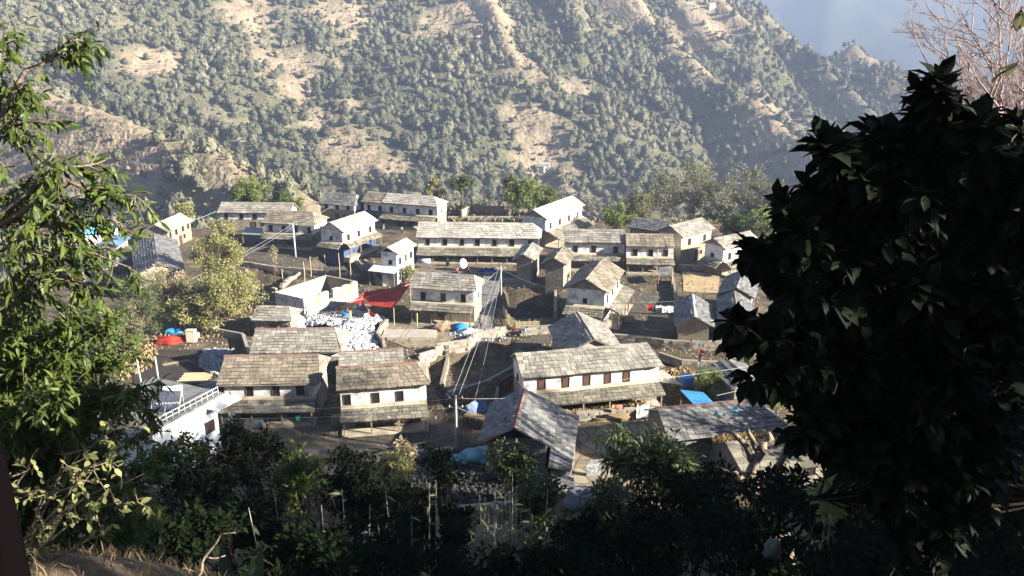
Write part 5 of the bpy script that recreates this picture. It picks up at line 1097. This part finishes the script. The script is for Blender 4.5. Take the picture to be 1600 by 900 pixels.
# ------------------------------------------------------------------ foreground
LEAFN = 1.25
BLK = leafmat('leaf_shade_black', (.004, .007, .003), (.014, .02, .008), (.008, .012, .005), trans=.1, rough=.8, spec=.02)  # leaf colour blackened in place of deeper shade on the slope
LFRONT = leafmat('leaf_front', (.03, .055, .01), (.15, .18, .035), (.075, .11, .02), trans=.35, rough=.45, spec=.3)
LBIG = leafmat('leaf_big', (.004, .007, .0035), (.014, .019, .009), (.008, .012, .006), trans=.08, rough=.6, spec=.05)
LSUN = leafmat('leaf_sunny', (.13, .15, .045), (.34, .32, .13), (.22, .23, .08), trans=.4)
def front_tree(name, label, base, limbs, m, kind, size, n_twig, leaf_per, seed, bark=BARK, twl=.5, droop=.5, rl=.03, up=None, spread=1.0, start=.25, cat='tree', thin=0):
    """limbs: chains of (px, py, distance) points; the trunk at the base carries them, twigs carry the leaves"""
    r = np.random.RandomState(seed); base = Vector(base); root = empty(name, base, 0, label, cat); b0 = np.array(base); mb = MB(); pos = []; dr = []
    for ci_, ch in enumerate(limbs):
        thn = ci_ >= len(limbs) - thin; nt_ = n_twig * .36 if thn else n_twig; tw_ = twl * .45 if thn else twl; start_ = .6 if thn else start
        pts = [np.array(Y(*p)) for p in ch]; pl = []
        for a, b in zip(pts[:-1], pts[1:]): pl += list(curve(a, b, r, .04, 6))[:-1]
        pl.append(pts[-1]); pl = np.array(pl); k = len(pl)
        mb.tube(pl - b0, np.linspace(rl, rl * .15, k), 5, False)
        seg = np.linalg.norm(np.diff(pl, axis=0), axis=1); Lt = seg.sum(); cum = np.r_[0, np.cumsum(seg)] / Lt
        for i in range(max(2, int(nt_ * Lt))):
            t = start_ + (1 - start_) * r.rand() ** .8; p = np.array([np.interp(t, cum, pl[:, j]) for j in range(3)]); j = min(k - 2, int(t * (k - 1))); d = pl[j + 1] - pl[j]; d /= np.linalg.norm(d)
            e = d * .8 + r.randn(3) * .75 * spread; e[2] -= droop * .5; e /= np.linalg.norm(e); L = tw_ * r.uniform(.5, 1.2) * (1.15 - .6 * t); q = curve(p, p + e * L - [0, 0, droop * L * .35], r, .08, 5)
            mb.tube(q - b0, np.linspace(.006, .002, 5), 3, False)
            for s in range(leaf_per):
                tt = (s + r.rand()) / leaf_per; pp = np.array([np.interp(tt, np.linspace(0, 1, 5), q[:, c]) for c in range(3)]); pos.append(pp)
                v = e * .7 + r.randn(3) * .65; v[2] -= droop; dr.append(v)
    # trunk
    st = np.mean([np.array(Y(*ch[0])) for ch in limbs], axis=0); mb.tube(curve(b0 - [0, 0, .5], st, r, .03) - b0, [rl * 4, rl * 3.5, rl * 3, rl * 2.6, rl * 2.4, rl * 2], 8)
    for ch in limbs: mb.tube(curve(st, Y(*ch[0]), r, .03) - b0, np.linspace(rl * 1.5, rl, 6), 6, False)
    mb.build('branches', bark, root, smooth=True)
    n = len(pos); leaves('foliage', m, root, pos, dr, r.uniform(.6, 1.2, n) * size, kind, up=up(n, r) if up else None, seed=seed); return root
gz = lambda x, y: (x, y, G(x, y))
L = []
for tip, mid, st in (((128, 56, 6.2), (40, 110, 6.1), (-60, 260, 6)), ((16, 36, 6.3), (-20, 150, 6.1), (-70, 300, 6)), ((60, 190, 6), (0, 200, 6), (-70, 330, 6)), ((40, 140, 6.5), (-10, 170, 6.2), (-70, 300, 6)),
                     ((222, 305, 6.0), (110, 285, 6), (-60, 400, 6)), ((165, 250, 6.3), (70, 275, 6), (-60, 380, 6)), ((120, 345, 6), (40, 360, 6), (-60, 420, 6)), ((205, 345, 6.3), (90, 350, 6), (-60, 440, 6)),
                     ((205, 418, 6), (110, 385, 6), (-60, 480, 6)), ((150, 440, 5.8), (60, 430, 6), (-60, 500, 6)), ((60, 300, 6.6), (10, 330, 6.6), (-60, 400, 6.6)), ((100, 240, 6.6), (20, 300, 6.6), (-60, 400, 6.6))):
    L.append([st, mid, tip])
front_tree('leafy_tree', 'leafy tree at the left edge with long drooping sunlit leaves', gz(-6.6, 6.2), L, LFRONT, 'lance', .12, 17, 9, 1, twl=.4, droop=.55)
L = []; rr = random.Random(4)
edge = [(120, 480), (170, 500), (205, 540), (190, 590), (235, 600), (238, 640), (215, 680), (268, 700), (240, 735), (200, 760), (230, 790), (150, 800), (90, 700), (60, 560), (30, 500), (90, 620), (130, 650), (40, 650), (60, 760), (120, 740), (20, 780), (170, 840), (110, 860), (210, 830), (50, 850), (150, 880), (235, 800), (160, 560), (170, 690), (60, 460), (110, 540)]
for e in edge: L.append([(-140, 900 + rr.uniform(-60, 60), 7.4), (e[0] * .45 - 40, e[1] + 70 + rr.uniform(-20, 20), 7.2), (e[0], e[1], 6.2 + rr.uniform(-.3, 1.2))])
front_tree('leafy_tree', 'dense bushy tree filling the left side below the long drooping branches', gz(-7.2, 7.6), L, LFRONT, 'lance', .108, 25, 11, 2, twl=.42, droop=.35)
L = []
for e in ((230, 690), (205, 660), (150, 720), (225, 740), (130, 780), (60, 700), (180, 820), (90, 820), (30, 760), (215, 770)): L.append([(-20, 900, 4.6), (e[0] * .5, e[1] + 50, 4.6), (e[0], e[1], 4.4)])
front_tree('leafy_shrub', 'sparse shrub with round pale yellow leaves at the lower left', gz(-3.4, 4.7), L, LSUN, 'broad', .062, 4, 6, 3, twl=.3, droop=.1, rl=.012, cat='shrub')
DKB = mat('bark_dark', (.02, .016, .012), (.04, .03, .022), 5, .95, spec=.05)
# big leaved shrub on the right
L = []; rr = random.Random(9)
tips = [(1447, 128), (1470, 150), (1432, 165), (1288, 222), (1330, 218), (1395, 200), (1520, 180), (1500, 215), (1238, 295), (1260, 262), (1212, 318), (1165, 398), (1192, 352), (1158, 470), (1150, 500), (1168, 560), (1196, 600), (1560, 190), (1590, 240), (1600, 150),
        (1640, 200), (1350, 260), (1450, 250), (1230, 420), (1300, 330), (1400, 340), (1500, 330), (1250, 520), (1330, 460), (1430, 450), (1550, 400), (1220, 610), (1300, 600), (1400, 560), (1520, 520), (1620, 450), (1640, 330), (1350, 640), (1450, 620), (1560, 620), (1640, 560), (1270, 640),
        (1280, 400), (1360, 380), (1470, 400), (1560, 300), (1200, 500), (1370, 520), (1480, 520), (1600, 500), (1240, 570), (1440, 300), (1340, 300), (1530, 460), (1290, 480), (1390, 440), (1580, 560), (1500, 580), (1330, 560), (1270, 350), (1210, 450)] + [(rr.uniform(1250, 1640), rr.uniform(300, 740)) for i in range(46)]
tips = [(max(x, np.interp(y, [100, 215, 300, 400, 500, 600, 700], [1500, 1405, 1345, 1285, 1250, 1265, 1390]) + rr.uniform(-30, 90)), y) if y > 210 else (x + 30, y + 75) for x, y in tips]
tips = [(x, y + (50 if x > 1495 and y < 330 else 0)) for x, y in tips]
for e in tips:
    d = 4.9 + rr.uniform(-.4, 1.4); L.append([(1480 + rr.uniform(-220, 200), 780, 5.8), ((e[0] + 1500) / 2 + rr.uniform(-30, 30), e[1] + 110 + rr.uniform(-20, 40), (5.6 + d) / 2), (e[0], e[1], d)])
def updir(n, r): u = r.randn(n, 3) * .3; u[:, 2] += 1; return u
tips3 = [(1152, 500), (1150, 508), (1168, 396), (1176, 388), (1214, 312), (1236, 352), (1292, 212), (1284, 226), (1332, 262), (1392, 222), (1446, 118), (1450, 136), (1440, 170), (1488, 232), (1530, 170), (1536, 190), (1590, 196), (1172, 590), (1205, 560), (1236, 672), (1300, 705), (1222, 430), (1250, 275), (1358, 205), (1612, 240)]
for x, y in tips3:
    for k in (0, 1, 2): L.append([(1480, 760, 5.7), ((x * .55 + 1480 * .45) + rr.uniform(-20, 20), y * .7 + 190, 5.0), (x + (k > 0) * rr.uniform(4, 24), y + (k > 0) * rr.uniform(5, 30), 4.7 + rr.uniform(-.2, .3))])
NT = len(tips3) * 3
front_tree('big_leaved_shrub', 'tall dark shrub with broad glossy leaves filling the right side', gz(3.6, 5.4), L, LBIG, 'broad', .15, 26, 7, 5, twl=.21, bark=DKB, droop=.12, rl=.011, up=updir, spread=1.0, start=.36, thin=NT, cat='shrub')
L = [[(1700, 260, 3.6), (1640, 190, 3.6), (1578, 140, 3.6)], [(1700, 340, 3.6), (1640, 240, 3.6), (1592, 195, 3.6)], [(1700, 60, 3.6), (1650, 30, 3.6), (1594, 10, 3.6)], [(1700, 200, 3.6), (1650, 110, 3.6), (1590, 95, 3.6)]]
front_tree('leafy_shrub', 'few olive leaves reaching in at the upper right corner', gz(3.3, 3.4), L, LO, 'broad', .075, 7, 5, 6, twl=.14, droop=.2, rl=.008, cat='shrub')
PINK = mat('bark_pinkish', (.42, .31, .27), (.28, .2, .17), 4, .9)
def winter_tree(name, label, base, fork, tips, d0, seed, m, rad0=.07):
    r = np.random.RandomState(seed); base = Vector(base); root = empty(name, base, 0, label, 'bare tree'); b0 = np.array(base); mb = MB(); f = np.array(Y(*fork))
    mb.tube(curve(b0 - [0, 0, .4], f, r, .03) - b0, np.linspace(rad0 * 1.6, rad0, 6), 8)
    def side(pl, lv, rr_):
        k = len(pl); L = np.linalg.norm(pl[-1] - pl[0]); d = (pl[-1] - pl[0]) / L
        for i in range(10 if lv == 0 else 6):
            t = r.uniform(.3, .97); p = np.array([np.interp(t, np.linspace(0, 1, k), pl[:, c]) for c in range(3)]); e = d + r.randn(3) * .42; e[2] = max(e[2], .15); e /= np.linalg.norm(e)
            q = curve(p, p + e * L * r.uniform(.22, .42), r, .06, 5); mb.tube(q - b0, np.linspace(rr_, rr_ * .3, 5), 4, False)
            if lv < 2: side(q, lv + 1, rr_ * .55)
    for tp in tips:
        q = curve(f + r.randn(3) * .12, Y(tp[0], tp[1], d0 + r.uniform(-1.2, 1.2)), r, .07, 8); mb.tube(q - b0, np.linspace(rad0 * .5, .006, 8), 5, False); side(q, 0, .010)
    mb.build('branches', m, root, smooth=True)
winter_tree('leafless_tree', 'leafless pinkish tree at the upper right, behind the big leaved shrub', gz(8.3, 12.5), (1615, 330, 12), [(1560, 30), (1530, 70), (1600, 10), (1640, 40), (1500, 90), (1575, 90), (1620, 120), (1475, 60), (1540, 0), (1680, 90), (1490, 150), (1455, 110), (1600, 70), (1550, 140), (1510, 30)], 12, 3, PINK)
winter_tree('leafless_tree', 'smaller leafless pinkish tree left of the other, lower in the shrub', gz(7.6, 13.5), (1560, 420, 13), [(1480, 210), (1510, 170), (1450, 250), (1540, 220), (1570, 200), (1600, 240)], 13, 4, PINK, .05)
# trees and bushes on the dark slope below
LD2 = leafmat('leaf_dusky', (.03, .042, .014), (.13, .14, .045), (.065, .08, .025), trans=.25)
MID = [(300, 745, 70, 75, 20, LG, 2600, 'oval', 'dark leafy tree in front of the white flat roofed building'), (395, 715, 62, 60, 24, LG, 2200, 'oval', 'bushy tree in front of the sunny clay yard'), (468, 760, 38, 62, 22, LFRONT, 1500, 'oval', 'tree with sunlit right side below the clay yard'),
       (545, 760, 66, 62, 25, LD, 2200, 'oval', 'dark tree below the house with washing'), (615, 735, 32, 34, 29, LY, 900, 'lance', 'yellowish feathery bamboo tuft on thin stalks'), (695, 725, 34, 50, 31, LD, 700, 'oval', 'thin dark tree at the foot of the front pole'),
       (800, 722, 40, 34, 27, LO, 1400, 'oval', 'light leafed tree in front of the pale blue tarpaulin'), (838, 790, 42, 70, 24, LFRONT, 1800, 'oval', 'leafy tree beside the whitewashed stone wall'), (1025, 712, 82, 42, 23, LO, 2600, 'lance', 'mango like tree with hanging pale leaves'),
       (1040, 790, 110, 60, 21, LD, 3000, 'oval', 'dark tree under the mango like one'), (952, 800, 42, 62, 19, LFRONT, 1300, 'oval', 'bright young tree at the bottom of the courtyard'), (1000, 870, 110, 50, 18, BLK, 2200, 'oval', 'black bush at the bottom, right of centre'),
       (1170, 850, 120, 75, 16, BLK, 3000, 'oval', 'black bush under the pollarded stump'), (1310, 800, 80, 60, 15, LD, 2200, 'oval', 'dark bush below the lowest slate roof'), (1430, 760, 80, 70, 13, BLK, 2600, 'oval', 'dark bush under the big leaved shrub'),
       (1530, 740, 110, 80, 12.5, BLK, 2400, 'oval', 'dark bush at the right under the big leaves'), (1480, 905, 120, 50, 10, BLK, 2000, 'oval', 'dark bush at the lower right corner'), (1620, 850, 90, 90, 10, BLK, 1600, 'oval', 'dark bush behind the bamboo fence'),
       (1340, 880, 110, 50, 11, BLK, 1800, 'oval', 'dark bush at the bottom, left of the bamboo fence'), (560, 870, 110, 45, 15, BLK, 2200, 'oval', 'dark bush at the bottom left of centre'), (720, 905, 120, 40, 16, BLK, 2200, 'oval', 'dark bush below the reeds'), (860, 905, 110, 36, 16, BLK, 2000, 'oval', 'dark bush at the bottom centre'),
       (400, 820, 70, 50, 17, LD, 1800, 'oval', 'dark shrub under the bushy tree at the left'), (640, 820, 70, 50, 21, LD, 1500, 'oval', 'dark shrub between the reeds'), (470, 880, 90, 40, 13, BLK, 1500, 'oval', 'dark undergrowth right of the dry grass mound'),
       (1235, 772, 70, 30, 18, LD, 1600, 'oval', 'dark bush along the wall of the lowest slate roof'), (1105, 770, 70, 45, 19, LD, 1600, 'oval', 'dark bush left of the pollarded tree'),
       (700, 825, 60, 34, 22, LD, 1500, 'oval', 'dark low bush in front of the dark stony yard'), (905, 850, 55, 50, 18, LD, 1500, 'oval', 'dark bush below the grey boulder'), (600, 790, 60, 40, 24, LD, 1500, 'oval', 'dark bush behind the thin reed stalks'),
       (300, 840, 80, 40, 13, LD, 1500, 'oval', 'dark shrub above the dry grass mound')]
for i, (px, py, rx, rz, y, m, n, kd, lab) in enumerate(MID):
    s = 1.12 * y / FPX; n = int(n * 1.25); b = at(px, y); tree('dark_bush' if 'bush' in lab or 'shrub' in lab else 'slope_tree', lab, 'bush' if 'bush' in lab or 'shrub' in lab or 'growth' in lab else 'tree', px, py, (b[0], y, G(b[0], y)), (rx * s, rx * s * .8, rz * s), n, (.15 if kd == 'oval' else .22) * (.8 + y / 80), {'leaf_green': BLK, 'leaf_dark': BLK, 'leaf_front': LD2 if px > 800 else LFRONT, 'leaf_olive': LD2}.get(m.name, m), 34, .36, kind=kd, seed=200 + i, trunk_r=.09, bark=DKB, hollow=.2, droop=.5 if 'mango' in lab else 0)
tree('sunny_shrub', 'yellow green sunlit shrub in front of the bamboo fence', 'shrub', 1492, 800, (5.1, 8.4, G(5.1, 8.4)), (.40, .3, .34), 1300, .085, LSUN, 18, .4, kind='oval', seed=301, trunk_r=.02)
tree('creeper', 'narrow yellow green creeper hanging in the dark at the right', 'creeper', 1302, 775, (5.7, 13, G(5.7, 13)), (.28, .25, 1.0), 420, .12, LSUN, 16, .4, kind='oval', seed=302, trunk_r=.03)
# thin stalks
def stalks(label, px0, px1, y, n, h0, h1, m, seed=0, rr_=.022):
    r = random.Random(seed); b = at((px0 + px1) / 2, y); root = empty('reed_clump', (b[0], y, b[2]), 0, label, 'reeds'); mb = MB(); pos = []; dr = []
    for i in range(n):
        x = (r.uniform(px0, px1) - 800) / FPX * y * 1.03; yy = y + r.uniform(-1, 1); g = G(x, yy); h = r.uniform(h0, h1); tx, ty = x + r.uniform(-.5, .5), yy + r.uniform(-.3, .3)
        a = Vector((x, yy, g - .2)) - root.location; b_ = Vector((tx, ty, g + h)) - root.location; mb.tube([a, (a + b_) / 2 + Vector((r.uniform(-.05, .05), 0, 0)), b_], [rr_, rr_ * .8, rr_ * .4], 5)
        for k in range(7): t = r.uniform(.65, 1); pos.append(np.array(a.lerp(b_, t) + root.location)); dr.append((r.uniform(-1, 1), r.uniform(-1, 1), r.uniform(-.5, .5)))
    mb.build('stalks', m, root); leaves('foliage', LO, root, pos, dr, .32, 'lance', seed=seed); return root
REED = mat('reed_stalk', (.5, .47, .38), (.32, .3, .22), 3)
stalks('clump of pale vertical cane stalks at the bottom centre', 735, 850, 19, 60, 4.2, 7.0, REED, 1); stalks('pale cane stalks under the yellowish feathery tuft', 598, 665, 20, 18, 4.5, 7.5, REED, 2, .03); stalks('thin stalks below the left leafy trees', 380, 530, 17, 24, 3, 6.0, REED, 3)
stalks('sunlit canes low between the dark bushes', 540, 640, 15, 60, 1.5, 3.6, mat('reed_green', (.2, .22, .08), (.12, .14, .05), 3), 4)
# pollarded stump and trunks
def limbtree(name, label, chains, m, seed=0, cat='tree stump'):
    b = Vector(Y(*chains[0][0][:3])); root = empty(name, b, 0, label, cat); mb = MB(); r = np.random.RandomState(seed)
    for ch in chains:
        pts = []; rad_ = []
        for a, c in zip(ch[:-1], ch[1:]):
            q = curve(Y(*a[:3]), Y(*c[:3]), r, .04, 5); pts += list(q[:-1]); rad_ += list(np.linspace(a[3], c[3], 5)[:-1])
        pts.append(np.array(Y(*ch[-1][:3]))); rad_.append(ch[-1][3]); mb.tube(np.array(pts) - np.array(b), rad_, 8)
    mb.build('trunk', m, root, smooth=True); return root
limbtree('pollarded_tree', 'gnarled pollarded tree with cut pale branches before the lowest slate roof', [[(1225, 900, 21, .42), (1190, 790, 21, .32), (1165, 752, 21, .26), (1140, 738, 21, .12)], [(1165, 755, 21, .2), (1180, 720, 21, .15), (1192, 690, 21, .12)], [(1180, 722, 21, .12), (1160, 690, 21, .09), (1142, 674, 21, .06)], [(1190, 700, 21, .12), (1205, 685, 21, .1), (1200, 676, 21, .08)], [(1140, 740, 21, .1), (1125, 735, 21, .07)], [(1185, 705, 21, .1), (1172, 680, 21, .07), (1168, 668, 21, .05)]], BARKL)
limbtree('bare_trunk', 'straight dark cut branch leaning over the lowest slate roof', [[(1210, 800, 19, .12), (1218, 725, 19, .1), (1232, 690, 19, .09)]], BARK)
bare('leafless_shrub', 'pale leafless shrub beside the shallow shaded roof', 1215, 585, onp(1215, 612), 2.6, .9, seed=90, depth=4, rad0=.08, cat='shrub')
tree('dead_tree', 'dry tan tree tip standing above the dark slope', 'tree', 634, 708, at(634, 34), (.6, .5, .8), 300, .3, LT, 8, .5, seed=303, trunk_r=.05)
# bamboo lattice fence, post added for a blurred finger, and mound close to the camera
o = Y(1565, 800, 7.6); o.z = G(o.x, o.y); bf = empty('bamboo_fence', o, .15, 'broken bamboo slat fence at the lower right', 'fence'); sl_ = MB()
for i in range(15):
    x = -.75 + i * .13; sl_.beam((x, rng.uniform(-.03, .03), .0), (x + rng.uniform(.05, .3), rng.uniform(-.05, .05), rng.uniform(1.2, 2.4)), .035, .012)
sl_.build('slats', BAMB, bf); MB().beam((-.9, .03, 1.0), (1.4, .03, 1.1), .03).beam((-.9, .03, 1.5), (1.4, .03, 1.65), .03).build('rails', BAMB, bf)
q = Y(-44, 690, .8); g = G(q.x, q.y); tag(MB().tube([(0, 0, -.3), (0, 0, q.z - g - .03), (0, 0, q.z - g - .008), (0, 0, q.z - g)], [.030, .028, .024, .010], 20).build('post', mat('finger_stand_in', (.003, .0024, .0026), (.003, .0022, .0024), 3, .9, spec=.0), None, (q.x, q.y, g), smooth=True), 'smooth dark brown post standing in for a blurred finger at the left edge', 'post')  # added post, stands in for a blurred finger over the lens
def blades(name, label, cen, rad_, n, h, m, seed, kind='lance'):
    r = np.random.RandomState(seed); a = r.rand(n) * 6.28; d = np.sqrt(r.rand(n)); x = cen[0] + np.cos(a) * d * rad_[0]; y = cen[1] + np.sin(a) * d * rad_[1]; z = terrain(x, y); D = r.randn(n, 3) * .6; D[:, 2] = .9
    return tag(leaves(name, m, None, np.stack([x, y, z], 1), D, r.uniform(.4, 1.1, n) * h, kind, up=r.randn(n, 3), seed=seed), label, 'grass', kind='stuff')
blades('dry_grass', 'dry grass and fallen leaves on the near mound at the lower left', (-2.9, 5.6), (2.4, 1.8), 3800, .13, mat('mound_straw', (.36, .26, .13), (.13, .09, .05), 3, .9, island=True, trans=.25, c3=(.24, .17, .09)), 1, 'blade')
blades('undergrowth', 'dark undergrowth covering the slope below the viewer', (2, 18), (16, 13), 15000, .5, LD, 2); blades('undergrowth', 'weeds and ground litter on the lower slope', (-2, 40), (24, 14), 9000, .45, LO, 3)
q = Y(352, 900, 3.6); blades('grass_tuft', 'arching yellow grass tuft at the bottom edge', (q.x, q.y), (.16, .14), 220, .6, LSUN, 4, 'blade')
limbtree('twig', 'dry twig with a few round leaves rising from the bottom edge', [[(305, 905, 3.4, .010), (320, 870, 3.4, .007), (345, 835, 3.4, .004), (368, 832, 3.4, .002)], [(320, 870, 3.4, .005), (352, 868, 3.4, .003)]], BARKL, cat='twig')
q = Y(1207, 862, 12); heap('plastic_bag', 'pale plastic bag caught in the dark bushes at the bottom', 'bag', 1207, 862, (.16, .12, .24), flat('pale_plastic', (.2, .22, .18), .4, .4), 50).location = q
# trees of the spur to the right, which shade the slope
SH = [(11.5, 1.6, 39.2, 2.4), (12.5, 8.5, 33.0, 3.2), (14, 11, 34, 4.0), (17, 16, 34, 5.2), (14, 15, 28, 4), (21, 21, 30, 5), (25, 27, 29, 5), (25, 34, 28.5, 5), (29, 39, 28, 5), (33, 43, 30, 5), (28, 45.5, 25, 4), (37, 47, 30, 5), (24, 41, 22, 4), (42, 40, 34, 6), (46, 49, 31, 6), (40, 54, 28, 5), (52, 58, 24, 5), (46, 63, 12, 3.6), (38, 62, 9, 3.2)]
for i, (x, y, z, rr_) in enumerate(SH):
    q = proj((x, y, z)); tree('spur_tree', 'dense evergreen tree on the shaded spur at the right', 'tree', q[0], q[1], gz(x, y), (rr_, rr_, rr_ * .8), 1500 if i else 520, .42, LD, 32, .36, seed=400 + i, group='evergreen trees on the shaded spur', trunk_r=.2)
